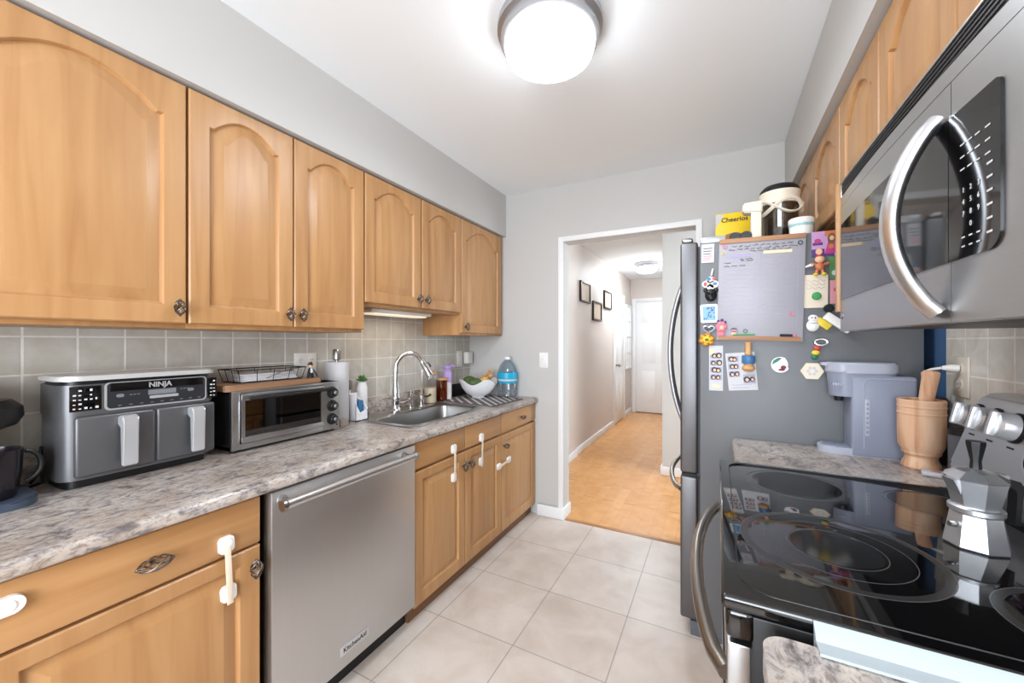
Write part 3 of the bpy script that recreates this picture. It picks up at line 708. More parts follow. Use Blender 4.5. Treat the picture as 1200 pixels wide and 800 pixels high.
# ------------------------------------------------------------------ far end of the worktop
def jar(label, c, rad, h, fillm, fh, lid, name='jar', body=CLEAR):
    r = thing(name, label, 'jar', (c[0], c[1], CZ), 'wooden-lidded storage jars by the sink')
    z = CZ+.0005
    b = B(); lathe(b, [(rad-.004, 0), (rad, .004), (rad, h-.004), (rad-.003, h), (rad-.006, h), (rad-.0062, h-.003)], (c[0], c[1], z), 24); obj('glass', b, body, r)
    b = B(); lathe(b, [(rad-.0055, 0), (rad-.0055, fh), (0, fh+.004)], (c[0], c[1], z+.0085), 20); obj('contents', b, fillm, r)
    b = B(); lathe(b, [(rad-.001, 0), (rad+.002, .002), (rad+.002, .014), (rad-.002, .017), (0, .017)], (c[0], c[1], z+h+.0002), 24); obj('lid', b, lid, r)
jar('tall clear jar of oats with wooden lid behind the sink', (-1.775, 2.155), .046, .205, SAND, .10, BEECH)
jar('short amber jar of dark powder with wooden lid next to the lilac bottle', (-1.775, 2.285), .038, .15, COCOA, .07, BEECH, body=AMBER)
r = thing('squeeze_bottle', 'white bottle with lilac top between the amber jar and the fruit bowl', 'bottle', (-1.765, 2.39, CZ))
b = B(); lathe(b, [(.030, 0), (.034, .004), (.034, .145), (.0, .145)], (-1.785, 2.362, CZ+.0005), 22); obj('body', b, WPLAST, r)
b = B(); lathe(b, [(.0355, 0), (.0355, .07), (.03, .085), (.022, .092), (.022, .1), (.03, .104), (.03, .118), (.02, .126), (0, .126)], (-1.785, 2.362, CZ+.13), 22); tube(b, [(-1.785, 2.362, CZ+.245), (-1.755, 2.384, CZ+.25), (-1.74, 2.394, CZ+.243)], .01, 8); obj('pump_top', b, PURP, r)
# bowl with wavy rim and produce
r = thing('fruit_bowl', 'white wavy-rimmed bowl of fruit on the striped drying mat', 'bowl', (-1.64, 2.54, CZ+.006))
bc = (-1.61, 2.515, CZ+.0068)
b = B(); prof = [(.045, 0), (.047, .008), (.05, .012), (.09, .035), (.12, .07), (.138, .115)]; segs = 48; rings = []
def bowlring(rr, z, wave):
    out = []
    for k in range(segs):
        t = 2*PI*k/segs; wv = wave*(.5+.5*math.cos(4*(t-2.62)))
        out.append(b.verts.new((bc[0]+(rr+wv*.25)*math.cos(t), bc[1]+(rr+wv*.25)*math.sin(t), bc[2]+z+wv)))
    return out
seq = [(p[0], p[1], 0) for p in prof[:4]]+[(.12, .07, .01), (.138, .105, .04), (.134, .106, .04), (.116, .073, .01), (.085, .04, 0), (.04, .02, 0)]
rings = [bowlring(*q) for q in seq]
for a, c in zip(rings, rings[1:]):
    for k in range(segs): b.faces.new((a[k], a[(k+1) % segs], c[(k+1) % segs], c[k]))
b.faces.new(rings[0][::-1]); b.faces.new(rings[-1])
obj('bowl_shell', b, WCERAM, r, 60)
def avo(label, c, s, ang):
    b = B(); M = rotM(c, ang, 'Z'); ball(b, c, .056*s, .036*s, .034*s, M); tag(obj('avocado', b, AVO), label, 'avocado', 'avocados in the white bowl')
avo('avocado at the left front of the white bowl', (bc[0]+.012, bc[1]-.068, bc[2]+.116), 1.08, .6)
avo('avocado behind, nearer the tiled wall in the white bowl', (bc[0]-.076, bc[1]-.005, bc[2]+.124), 1.05, 1.3)
b = B()
for k in range(3):
    pts = [(bc[0]+.015+.02*k*.7, bc[1]+.0+.028*k*.6+.05*math.cos(t), bc[2]+.09+.035*math.sin(t)+.008*k) for t in [PI*(.1+.8*j/7) for j in range(8)]]
    tube(b, pts, [.006, .012, .015, .016, .016, .015, .011, .005], 8)
tag(obj('bananas', b, BAN), 'bunch of spotted yellow bananas in the middle of the white bowl', 'bananas')
b = B(); c0 = Vector((bc[0]+.03, bc[1]+.078, bc[2]+.125))
for q, s in (((0, 0, 0), 1), ((.0, .03, .02), .8), ((-.03, .02, .04), .7), ((.03, .0, .035), .7), ((0, .035, .055), .55), ((.01, .02, .075), .45), ((.03, .03, .06), .4)):
    ball(b, c0+Vector(q), .026*s, .022*s, .024*s, u=10, v=7)
tag(obj('ginger_root', b, GING), 'knobbly tan ginger root at the right of the white bowl', 'ginger')
# mat: parallelogram lying skewed
r = thing('drying_mat', 'grey drying mat with pale diagonal stripes at the counter end', 'mat', (-1.5, 2.45, CZ))
mq = [(-1.79, 2.27), (-1.30, 2.215), (-1.285, 2.62), (-1.75, 2.70)]
b = B(); prism(b, mq, 'z', CZ+.0005, CZ+.006); bmesh.ops.bevel(b, geom=[e for e in b.edges], offset=.0015, segments=1, affect='EDGES'); obj('pad', b, MATG, r)
b = B()
def mp_(u, v):
    a = Vector(mq[0]).lerp(Vector(mq[1]), u); c = Vector(mq[3]).lerp(Vector(mq[2]), u); return a.lerp(c, v)
def clip(poly, f):
    out = []
    for p, q in zip(poly, poly[1:]+poly[:1]):
        fp, fq = f(p), f(q)
        if fp >= 0: out.append(p)
        if fp*fq < 0: t = fp/(fp-fq); out.append((p[0]+(q[0]-p[0])*t, p[1]+(q[1]-p[1])*t))
    return out
for k in range(11):
    c = .08+.155*k; P_ = [(.03, .02), (.97, .02), (.97, .98), (.03, .98)]
    P_ = clip(P_, lambda p: p[1]+.9*p[0]-c)
    if P_: P_ = clip(P_, lambda p: c+.05-p[1]-.9*p[0])
    if len(P_) > 2: prism(b, [tuple(mp_(*p)) for p in P_], 'z', CZ+.006, CZ+.0066)
obj('stripe', b, MATW, r)
# thin upright black slab behind the bowl
b = B(); box(b, -1.828, -1.816, 2.44, 2.74, CZ+.001, .99, .004); tag(obj('black_slab', b, BLACK), 'thin black slab standing against the tiles behind the fruit bowl', 'tray')
# water jug
r = thing('water_jug', 'large clear water bottle with cyan label in the counter corner', 'bottle', (-1.475, 2.67, CZ))
wc = (-1.448, 2.683, CZ+.0068)
b = B(); lathe(b, [(.066, 0), (.077, .006), (.077, .02), (.073, .03), (.077, .04), (.077, .19), (.073, .20), (.060, .235), (.035, .27), (.019, .282), (.019, .298)], wc, 28); obj('body', b, glassy('jug_plastic', (240, 243, 246), .10, .06), r)
b = B(); lathe(b, [(.0782, .105), (.0788, .107), (.0788, .183), (.0782, .185)], wc, 28); obj('label', b, CYAN, r)
b = B(); lathe(b, [(.022, .284), (.022, .300), (.02, .304), (0, .304)], wc, 16); obj('cap', b, WPLAST, r)
b = B(); lathe(b, [(.0789, .122), (.0793, .1225), (.0793, .135), (.0789, .1355)], wc, 28); obj('label_print', b, PAPER, r)
# outlets
def plate(name, label, face, sg, y0, y1, z0, z1, m, n=1, plug=False):
    r = thing(name, label, 'outlet', (face, (y0+y1)/2, z0))
    b = B(); a, c = sorted((face, face+sg*.006)); box(b, a, c, y0, y1, z0, z1, .002); obj('cover_plate', b, m, r)
    for i in range(n):
        yc = y0+(y1-y0)*(i+.5)/n
        for zc in (z0+(z1-z0)*.3, z0+(z1-z0)*.7):
            b = B(); a, c = sorted((face+sg*.006, face+sg*.0085)); prism(b, rrect(yc-.015, yc+.015, zc-.017, zc+.017, .012), 'x', a, c)
            s = obj('socket', b, m, r)
            b = B(); a, c = sorted((face+sg*.0085, face+sg*.009))
            for q in (-.006, .006): box(b, a, c, yc+q-.001, yc+q+.001, zc-.002, zc+.007)
            lathe(b, [(.0025, 0), (0, .0004)], (a, yc, zc-.009), 8, axis='x'); obj('slots', b, INK, s)
    return r
plate('wall_outlet', 'wide white double outlet on the tiles behind the toaster oven', XL+.0062, 1, 1.215, 1.335, 1.14, 1.262, WPLAST, 2)
plate('wall_outlet', 'white outlet on the tiles above the fruit bowl', XL+.0062, 1, 2.575, 2.65, 1.115, 1.245, WPLAST, 1)
b = B(); box(b, XL+.0155, XL+.06, 2.66, 2.735, 1.14, 1.235, .008); box(b, XL+.0062, XL+.0155, 2.68, 2.715, 1.15, 1.22); tag(obj('plug_adapter', b, WPLAST), 'chunky white plug-in adapter on the tiles in the far corner', 'adapter')
plate('wall_outlet', 'almond outlet with a white plug on the right wall tiles', XR-.0062, -1, 1.715, 1.80, 1.145, 1.272, OUTL, 1)
r = thing('light_switch', 'white light switch on the grey wall left of the doorway', 'switch', (-1.176, YB, 1.12))
b = B(); box(b, -1.212, -1.14, YB-.006, YB-.0003, 1.12, 1.236, .002); obj('cover_plate', b, WPLAST, r)
b = B(); box(b, -1.193, -1.159, YB-.009, YB-.006, 1.146, 1.21, .001); box(b, -1.186, -1.166, YB-.012, YB-.009, 1.178, 1.203, .001); obj('toggle', b, WCERAM, r)

# coffee machine at the far left
r = thing('pod_coffee_machine', 'black pod coffee machine on a blue-grey base at the left edge', 'coffee machine', (-1.68, .22, CZ))
b = B(); prism(b, rrect(-1.80, -1.585, .06, .345, .055, 6), 'z', CZ+.0005, .912); bmesh.ops.bevel(b, geom=[e for e in b.edges if abs(e.verts[0].co.z-e.verts[1].co.z) < 1e-6 and e.verts[0].co.z > .9], offset=.006, segments=2, affect='EDGES'); obj('base', b, BLUEGREY, r)
b = B(); box(b, -1.81, -1.72, .10, .285, .912, 1.13, .02, seg=3); box(b, -1.815, -1.66, .08, .265, 1.13, 1.215, .022, seg=3); lathe(b, [(.03, 0), (.06, .012), (.072, .035), (.07, .06), (.05, .08), (0, .082)], (-1.70, .262, 1.085), 22); obj('tower', b, BLACK, r)
b = B(); box(b, -1.66, -1.657, .10, .245, 1.165, 1.20, .001); obj('front_badge', b, NAVY, r)
r = thing('carafe', 'very dark glass carafe standing on the black coffee machine base', 'carafe', (-1.645, .262, .912))
b = B(); lathe(b, [(.045, 0), (.05, .006), (.058, .07), (.06, .125), (.056, .125), (.05, .07), (.043, .01), (0, .01)], (-1.66, .265, .9125), 24); obj('cup', b, mat('dark_brown_glass', (30, 24, 30), .15), r)
b = B(); tube(b, arc((-1.66, .322, .985), .035, -80, 80, 8, 'yz', 1.2), .006, 8); obj('handle', b, BLACK, r)
b = B(); pts = [(-1.78, .36, CZ+.006), (-1.74, .375, CZ+.02), (-1.70, .366, .95), (-1.685, .358, 1.005), (-1.70, .365, 1.02), (-1.73, .372, .99), (-1.78, .378, .93), (-1.82, .37, CZ+.006)]
tag(obj('power_cord', (tube(b, pts, .004, 8), b)[1], BLACK), 'black power cord looping between coffee machine and air fryer', 'cord')

# ------------------------------------------------------------------ ceiling lamps
def lamp(label, c, rad, glow):
    r = thing('ceiling_light', label, 'light', (c[0], c[1], ZC-.13), 'flush ceiling lights')
    RINGM = bpy.data.materials.get('lamp_ring_metal') or mat('lamp_ring_metal', (184, 184, 187), .38, .85)
    b = B(); lathe(b, [(rad*1.12, 0), (rad*1.12, -.012), (rad*1.14, -.016), (rad*1.14, -.03), (rad*1.05, -.036), (rad*1.05, -.05), (rad*1.07, -.054), (rad*1.07, -.066), (rad*1.0, -.072), (rad*.95, -.072)], (c[0], c[1], ZC-.0005), 48); obj('ring', b, RINGM, r)
    b = B(); lathe(b, [(rad*.97, -.07), (rad*.98, -.085), (rad*.93, -.115), (rad*.75, -.134), (rad*.4, -.142), (0, -.144)], (c[0], c[1], ZC), 48); obj('shade', b, glow, r, 80)
lamp('round nickel-rimmed flush light glowing on the kitchen ceiling', (-.548, 1.34), .168, GLOW)
lamp('small flush light on the passage ceiling beyond the doorway', (-.94, 6.1), .15, GLOW2)

# ------------------------------------------------------------------ passage pictures
def frame(label, y0, y1, z0, z1):
    r = thing('picture_frame', label, 'picture', (HX, (y0+y1)/2, z0), 'small framed pictures in the passage')
    b = B(); t = .022
    for a in ((y0, y1, z0, z0+t), (y0, y1, z1-t, z1), (y0, y0+t, z0+t, z1-t), (y1-t, y1, z0+t, z1-t)): box(b, HX+.0005, HX+.025, *a, .002)
    obj('frame', b, mat('dark_frame', (52, 42, 38), .4), r)
    b = B(); box(b, HX+.001, HX+.012, y0+t, y1-t, z0+t, z1-t); obj('print', b, mat('faded_print', (196, 176, 152), .6, bump=(30, .2)), r)
frame('dark framed picture nearest the kitchen doorway on the passage wall', 4.50, 4.90, 1.80, 2.05)
frame('dark framed picture hung lowest of three on the passage wall', 5.03, 5.44, 1.60, 1.855)
frame('dark framed picture nearest the white side door in the passage', 5.60, 6.03, 1.80, 2.06)
r = thing('window_frame_decor', 'white paned window-style frame on the passage wall near the end door', 'wall decor', (HX, 7.3, .85))
b = B(); y0, y1, z0, z1 = 7.10, 7.52, .83, 1.98
for a in ((y0, y1, z0, z0+.04), (y0, y1, z1-.04, z1), (y0, y0+.04, z0+.04, z1-.04), (y1-.04, y1, z0+.04, z1-.04), ((y0+y1)/2-.012, (y0+y1)/2+.012, z0+.04, z1-.04)): box(b, HX+.0005, HX+.03, *a, .002)
for k in range(1, 4): box(b, HX+.0005, HX+.026, y0+.04, y1-.04, z0+(z1-z0)*k/4-.012, z0+(z1-z0)*k/4+.012)
obj('frame', b, WHITE, r)
b = B(); box(b, HX+.001, HX+.008, y0+.04, y1-.04, z0+.04, z1-.04); obj('pane', b, mat('mirror', (226, 226, 224), .05, 1), r)

# ------------------------------------------------------------------ fridge
FY0, FY1, FT = 1.93, 2.742, 1.753
r = thing('refrigerator', 'tall stainless refrigerator with grey sides covered in magnets', 'refrigerator', (.28, 2.335, 0))
b = B(); box(b, -.072, .655, FY0, FY1, .03, FT, .006); obj('body', b, FR_SIDE, r)
b = B(); box(b, -.080, -.0715, FY0+.012, FY1-.012, .07, FT-.01); obj('gasket', b, mat('gasket_grey', (60, 62, 66), .7), r)
for k, (a, c) in enumerate(((FY0, 2.334), (2.339, FY1))):
    b = B(); box(b, -.152, -.080, a, c, .728, 1.765, .01, seg=3); d = obj('door', b, FR_DOOR, r)
    yh = (2.305, 2.368)[k]
    b = B(); pts = [(-.152-.082*math.sin(PI*t)**.7, yh, .87+.78*t) for t in [j/18 for j in range(19)]]
    tube(b, pts, .0145, 14, up=(0, 1, 0), r2=.012); obj('handle', b, FRH, d)
b = B(); box(b, -.152, -.080, FY0, FY1, .075, .712, .01, seg=3); d = obj('freezer_drawer', b, FR_DOOR, r)
b = B(); pts = [(-.152-.07*math.sin(PI*t)**.6, 2.0+.68*t, .63) for t in [j/18 for j in range(19)]]; tube(b, pts, .012, 12, up=(0, 0, 1)); obj('handle', b, OVH, d)
b = B(); box(b, -.11, .64, FY0+.01, FY1-.01, .001, .065); obj('toe_grille', b, mat('grille_grey', (96, 100, 108), .5), r)
b = B(); box(b, -.085, -.062, FY0+.004, FY0+.03, .708, .733, .002); box(b, -.145, -.08, FY0+.006, FY0+.03, .7135, .7265); obj('hinge', b, BLACK, r)
b = B(); box(b, -.147, -.10, FY0+.01, FY0+.06, 1.7655, 1.787, .008, seg=3); obj('hinge_cap', b, NICKEL, r)
b = B(); box(b, -.07, .03, FY0+.004, FY0+.13, FT, FT+.028, .004); obj('hinge_cover', b, mat('cover_grey', (168, 170, 174), .4, .4), r)

# whiteboard planner on the fridge side; local u right, v up, d out of the fridge side
FS = FY0-.0004
TH = math.radians(1.5)
def bm_(cx, cz, ang): return Matrix.Translation((cx, FS, cz)) @ Matrix.Rotation(ang, 4, 'Y')
MB_ = bm_(.152, 1.5385, TH)
r = thing('whiteboard', 'white planner whiteboard with brown rails on the refrigerator side', 'whiteboard', (.152, FS, 1.32))
b = B(); box(b, -.152, .152, -.007, 0, -.216, .216, .001, MB_); obj('board', b, BOARDP, r)
b = B(); box(b, -.152, .152, -.012, -.007, .198, .217, .001, MB_); obj('rail', b, CORK, r)
b = B(); box(b, -.146, .146, -.012, -.007, -.214, -.197, .001, MB_); obj('rail', b, CORK, r)
b = B(); box(b, -.122, -.036, -.008, -.007, .137, .149, 0, MB_); h1 = obj('header_bar', b, LAV, r); h1['label'] = 'lavender header bar'
b = B(); box(b, .01, .108, -.008, -.007, .145, .157, 0, MB_); h1 = obj('header_bar', b, TAN, r); h1['label'] = 'tan header bar'
b = B()
for k in range(13):
    v = .12-.0185*k
    box(b, -.14, -.02, -.0075, -.007, v, v+.0009, 0, MB_); box(b, -.005, .13, -.0075, -.007, v, v+.0009, 0, MB_)
for q in (-.02, -.005): box(b, q, q+.0009, -.0075, -.007, -.10, .155, 0, MB_)
box(b, -.14, .13, -.0075, -.007, -.105, -.104, 0, MB_); box(b, .13, .1309, -.0075, -.007, -.16, .155, 0, MB_)
obj('ruled_lines', b, LINE, r)
b = B(); rnd = random.Random(11)
def scrawl(u0, u1, v, h, gapp=.25):
    u = u0
    while u < u1:
        wl = rnd.uniform(.012, .028); pts = []; n = int(wl/.0022)
        for k in range(n+1): pts.append((u+wl*k/n, -.0078, v+rnd.uniform(-h, h)))
        tube(b, pts, .0009, 4, MB_); u += wl+.007
scrawl(-.105, .10, .183, .0045); scrawl(-.115, .10, .170, .0045); scrawl(-.04, .095, .160, .004)
scrawl(-.07, -.035, .122, .004); scrawl(-.132, -.12, .115, .003); scrawl(-.132, -.075, .1, .003); scrawl(-.075, -.035, .128, .003)
obj('handwriting', b, INK, r)
def stick_ring(u, v, rr, m, lab):
    b = B(); ring(b, (0, 0, 0), rr*.55, rr, .003, 20, 'y'); 
    for q in b.verts: q.co = MB_ @ (q.co+Vector((u, -.0072, v)))
    o = obj('ring_sticker', b, m, r); o['label'] = lab
stick_ring(-.132, .186, .009, PINK, 'pink ring sticker'); stick_ring(.134, .180, .009, BLUEGREY, 'slate ring sticker'); stick_ring(-.138, .158, .006, YEL, 'yellow ring sticker')
stick_ring(.112, -.105, .009, PINK, 'rose ring sticker low right'); stick_ring(-.046, -.176, .009, BLUEGREY, 'slate ring sticker at bottom')
r2 = thing('dry_erase_marker', 'short black marker held at the bottom right of the whiteboard', 'marker', (.235, FS-.01, 1.345))
b = B(); tube(b, [(.075, -.0118, -.191), (.108, -.0118, -.191)], .0048, 10, MB_); obj('barrel', b, BLACK, r2)
b = B(); tube(b, [(.108, -.0118, -.191), (.117, -.0118, -.191)], .0048, 10, MB_); obj('cap', b, INK, r2)
b = B(); ball(b, (.126, -.0112, -.192), .006, .004, .006, MB_); tag(obj('magnet', b, PINK), 'tiny pink round magnet beside the black marker on the whiteboard', 'magnet')
b = B(); tube(b, [(-.09, -.0102, -.192), (-.012, -.0102, -.190)], .003, 8, MB_); tag(obj('pencil', b, GREEN), 'thin green pencil along the bottom of the whiteboard', 'pencil')
def magnet(label, parts, M=None, name='magnet', cat='magnet'):
    """parts: (name, material, builder(bm))"""
    first = None
    bms = []
    for nm, m, f in parts:
        b = B(); f(b)
        if M is not None:
            for v in b.verts: v.co = M @ v.co
        bms.append((nm, m, b))
    vs = [v.co for _, _, b in bms for v in b.verts]
    c = (sum(v.x for v in vs)/len(vs), FS, min(v.z for v in vs))
    r = thing(name, label, cat, c)
    for nm, m, b in bms: obj(nm, b, m, r)
    return r
def disc(b, u, v, rx, rz, d0, d1, n=16, mi=0): prism(b, [(u+rx*math.cos(2*PI*k/n), v+rz*math.sin(2*PI*k/n)) for k in range(n)], 'y', d1, d0)
# pink flower bunch and little face badge on the board
def f1(b):
    for k in range(6): ball(b, (.012*math.cos(k*PI/3), -.006, .014*math.sin(k*PI/3)+.006), .011, .006, .012, u=10, v=7)
    box(b, -.014, .014, -.008, -.001, -.034, -.002, .004)
def f1b(b):
    for q in ((-.012, .03), (.002, .035), (.014, .026)): ball(b, (q[0], -.006, q[1]), .006, .004, .006, u=8, v=6)
magnet('pink blossom magnet at the lower left corner of the whiteboard', [('body', PINK, f1), ('buds', DPURP, f1b), ('centre', SKIN, lambda b: ball(b, (.002, -.012, .002), .009, .004, .01))], MB_ @ Matrix.Translation((-.136, -.0073, -.165)))
magnet('small dark and rose cup magnet on the bottom of the whiteboard', [('top', NAVY, lambda b: disc(b, 0, .004, .013, .010, -.0, -.005)), ('band', PINK, lambda b: box(b, -.011, .011, -.0065, -.005, -.001, .005)), ('foot', SKIN, lambda b: box(b, -.008, .008, -.005, 0, -.016, -.005, .001))], MB_ @ Matrix.Translation((-.088, -.0073, -.176)))
# left column of magnets
T = lambda x, z, a=0: bm_(x, z, math.radians(a))
def lines(b, x0, x1, z0, z1, n, d=-.0016, t=.0014):
    for k in range(n):
        z = z0+(z1-z0)*k/max(1, n-1); box(b, x0, x1*(.6+.4*((k*7) % 3)/2), d-.0004, d, z, z+t)
magnet('small white printed card at the top left of the refrigerator side', [('card', PAPER, lambda b: box(b, -.025, .025, -.0016, 0, -.041, .041)), ('print', INK, lambda b: lines(b, -.018, .018, -.004, .02, 3, -.0016, .003)), ('print', PINK, lambda b: lines(b, -.018, .018, -.03, -.014, 3, -.0016, .0026))], T(-.040, 1.707, 1), 'note_card', 'card')
def pinbody(b):
    for u, v, q in ((0, .012, .016), (-.016, -.006, .017), (.014, -.008, .018), (0, -.02, .014)): disc(b, u, v, q, q*.9, 0, -.005)
    tube(b, [(.004, -.003, .03), (.01, -.003, .06)], .004, 6)
magnet('white keychain magnet with red and blue shapes above the black bear head', [('body', WPLAST, pinbody), ('dots', BLUE, lambda b: (disc(b, -.006, .016, .009, .008, -.005, -.0065), disc(b, .018, -.006, .009, .007, -.005, -.0065))), ('dots', RED, lambda b: (disc(b, .014, .016, .008, .006, -.005, -.0065), disc(b, -.02, -.006, .007, .010, -.005, -.0065)))], T(-.030, 1.578))
def bear(b):
    ball(b, (0, -.012, .0), .024, .012, .028); ball(b, (0, -.022, -.012), .014, .010, .016)
    for s in (-1, 1): ball(b, (s*.021, -.008, .022), .009, .006, .010, u=10, v=7); tube(b, [(s*.014, -.02, .012), (s*.004, -.026, .004)], .004, 6)
magnet('black bear head magnet on the refrigerator side', [('head', BLACK, bear), ('nose', BLACKG, lambda b: ball(b, (0, -.032, -.008), .005, .003, .004, u=8, v=6))], T(-.028, 1.522))
def patt(b):
    rnd = random.Random(2)
    for k in range(26): u, v = rnd.uniform(-.021, .021), rnd.uniform(-.025, .025); disc(b, u, v, .0035, .003, -.0055, -.0062, 6)
magnet('square blue patterned tile magnet with white border', [('border', WCERAM, lambda b: prism(b, rrect(-.034, .034, -.040, .040, .008), 'y', -.004, 0)), ('tile', LBLUE, lambda b: box(b, -.025, .025, -.0055, -.004, -.031, .031)), ('pattern', BLUE, patt)], T(-.035, 1.443, -2))
magnet('silver heart-shaped ring magnet below the blue tile', [('ring', SILVER, lambda b: tube(b, [(.022*math.sin(t)**3, -.004, .018*(math.cos(t)*13-5*math.cos(2*t)-2*math.cos(3*t)-math.cos(4*t))/16) for t in [2*PI*k/24 for k in range(24)]], .0032, 6, closed=True)), ('stones', BLUEGREY, lambda b: (ball(b, (-.008, -.004, .002), .007, .004, .007, u=8, v=6), ball(b, (.008, -.004, .002), .007, .004, .007, u=8, v=6)))], T(-.036, 1.374))
def petals(b):
    for k in range(6): ball(b, (.02*math.cos(k*PI/3+.3), -.006, .018*math.sin(k*PI/3+.3)), .014, .005, .012, u=10, v=7)
magnet('golden brown flower magnet above the photo-booth strip', [('petals', GOLD, petals), ('shell', YEL, lambda b: ball(b, (0, -.010, 0), .017, .009, .015)), ('spot', WDARK, lambda b: ball(b, (0, -.018, 0), .008, .004, .006, u=8, v=6))], T(-.044, 1.328))
def strip_pic(b, n, u0, u1, v0, v1, rnd, face=False):
    for k in range(n):
        za = v0+(v1-v0)*k/n+.004; zb = v0+(v1-v0)*(k+1)/n-.004; h = (zb-za)/2
        for j in range(2):
            u = u0+(u1-u0)*(.3+.42*j)+rnd.uniform(-.003, .003); q = min(h*.98, .0115)*rnd.uniform(.85, 1.1); z = za+h*rnd.uniform(.85, 1.15)
            if face: disc(b, u+.001, z-.0015, q*.5, q*.58, -.0018, -.0021, 10)
            else: disc(b, u, z, q, q*1.05, -.0014, -.0018, 10)
def pic_bg(b, n, u0, u1, v0, v1):
    for k in range(n): box(b, u0, u1, -.0014, -.0010, v0+(v1-v0)*k/n+.003, v0+(v1-v0)*(k+1)/n-.003)
GREYP = mat('photo_grey', (158, 158, 178), .5); DARKP = mat('photo_dark', (46, 42, 60), .5)
magnet('narrow white photo-booth strip with tan corner on the refrigerator side', [('paper', PAPER, lambda b: box(b, -.027, .027, -.001, 0, -.098, .098)), ('photo', GREYP, lambda b: pic_bg(b, 4, -.023, .023, -.055, .07)), ('figures', DARKP, lambda b: strip_pic(b, 4, -.022, .022, -.055, .07, random.Random(4))), ('faces', SKIN, lambda b: strip_pic(b, 4, -.022, .022, -.055, .07, random.Random(4), True)), ('drawing', TAN, lambda b: disc(b, 0, -.078, .017, .008, -.001, -.0016)), ('corner_sticker', TAN, lambda b: box(b, -.027, -.008, -.0016, -.001, .058, .085))], T(-.008, 1.204, 0), 'photo_strip', 'photo')
magnet('wide white photo-booth print hanging under the wooden spool magnet', [('paper', PAPER, lambda b: box(b, -.054, .054, -.001, 0, -.080, .080)), ('photo', GREYP, lambda b: (pic_bg(b, 3, -.048, -.006, -.025, .070), box(b, .004, .048, -.0014, -.001, -.052, -.014))), ('figures', DARKP, lambda b: (strip_pic(b, 3, -.046, -.01, -.025, .070, random.Random(9)), strip_pic(b, 1, .006, .046, -.052, -.014, random.Random(8)))), ('faces', SKIN, lambda b: (strip_pic(b, 3, -.046, -.01, -.025, .070, random.Random(9), True), strip_pic(b, 1, .006, .046, -.052, -.014, random.Random(8), True))), ('caption', LINE, lambda b: lines(b, -.04, .04, -.07, -.058, 2, -.001, .003))], T(.088, 1.193, -5), 'photo_print', 'photo')
magnet('turned wooden spool magnet with blue painted band', [('neck', BEECH, lambda b: lathe(b, [(.011, .0), (.014, .006), (.011, .02), (.012, .05), (.014, .056)], (0, -.016, -.0), 16)), ('band', BLUE, lambda b: lathe(b, [(.022, -.034), (.024, -.03), (.024, -.004), (.022, 0)], (0, -.026, 0), 20)), ('base', BEECH, lambda b: lathe(b, [(0, -.068), (.014, -.066), (.024, -.056), (.022, -.046), (.016, -.040), (.016, -.034)], (0, -.026, 0), 20))], T(.112, 1.262, 0), 'spool_magnet')
def shell_poly(b, d0, d1):
    pts = [(.032*math.cos(t)*(1 if math.cos(t-.3) < .75 else .8), .032*math.sin(t)) for t in [2*PI*k/24 for k in range(24)]]; prism(b, pts, 'y', d1, d0)
magnet('round green white and maroon scenic magnet in the middle of the refrigerator side', [('plate', WCERAM, lambda b: shell_poly(b, 0, -.005)), ('hills', DGREEN, lambda b: prism(b, [(-.03, .0), (-.024, .018), (-.008, .029), (.006, .028), (-.01, .012)], 'y', -.0065, -.005)), ('flower', mat('maroon', (120, 34, 56), .5), lambda b: (disc(b, .010, -.010, .010, .008, -.005, -.0065, 10), disc(b, .004, -.02, .012, .005, -.005, -.0065, 10)))], T(.225, 1.225, 0))
def opn(b):
    tube(b, [(.02*math.cos(t), -.004, .0+.012*math.sin(t)) for t in [2*PI*k/20 for k in range(20)]], .005, 6, closed=True)
magnet('bottle-opener magnet with red yellow and green beads, ring on top', [('ring', NICKEL, opn), ('bead', RED, lambda b: ball(b, (-.012, -.006, -.024), .013, .006, .012)), ('bead', YEL, lambda b: ball(b, (-.017, -.006, -.042), .013, .006, .010)), ('bead', DGREEN, lambda b: ball(b, (-.020, -.006, -.060), .012, .006, .010))], T(.357, 1.318))
def hexa(b, s, d0, d1): prism(b, [(s*math.cos(k*PI/3), s*.95*math.sin(k*PI/3)) for k in range(6)], 'y', d1, d0)
magnet('cream hexagonal stone magnet with a pale flower', [('plate', CREAM, lambda b: hexa(b, .038, 0, -.006)), ('inlay', PAPER, lambda b: [disc(b, .013*math.cos(k*PI/3), .013*math.sin(k*PI/3), .006, .006, -.006, -.0062, 10) for k in range(6)])], T(.329, 1.203))
# right column
def collage(b): box(b, -.041, .041, -.0014, 0, -.049, .049)
magnet('colourful pink and purple photo print at the top right of the refrigerator side', [('print', mat('print_lilac', (196, 150, 196), .5), collage), ('scene', DPURP, lambda b: (box(b, -.041, .0, -.0018, -.0014, -.049, -.02), box(b, -.038, -.006, -.0018, -.0014, -.005, .006), box(b, .0, .03, -.0018, -.0014, -.049, -.038))), ('scene', MAG, lambda b: (prism(b, [(.0, -.04), (.038, -.04), (.03, .01), (.012, .01)], 'y', -.0022, -.0018), disc(b, -.022, .012, .011, .009, -.0014, -.0020))), ('scene', ORANGE, lambda b: (box(b, .0, .041, -.0018, -.0014, .03, .049), disc(b, .02, -.012, .009, .010, -.0022, -.0026))), ('scene', SKIN, lambda b: (disc(b, .022, .02, .007, .009, -.0024, -.0028), disc(b, -.018, -.03, .011, .012, -.0018, -.0022))), ('scene', WDARK, lambda b: disc(b, .022, .017, .013, .022, -.0018, -.0023))], T(.369, 1.703), 'photo_print', 'photo')
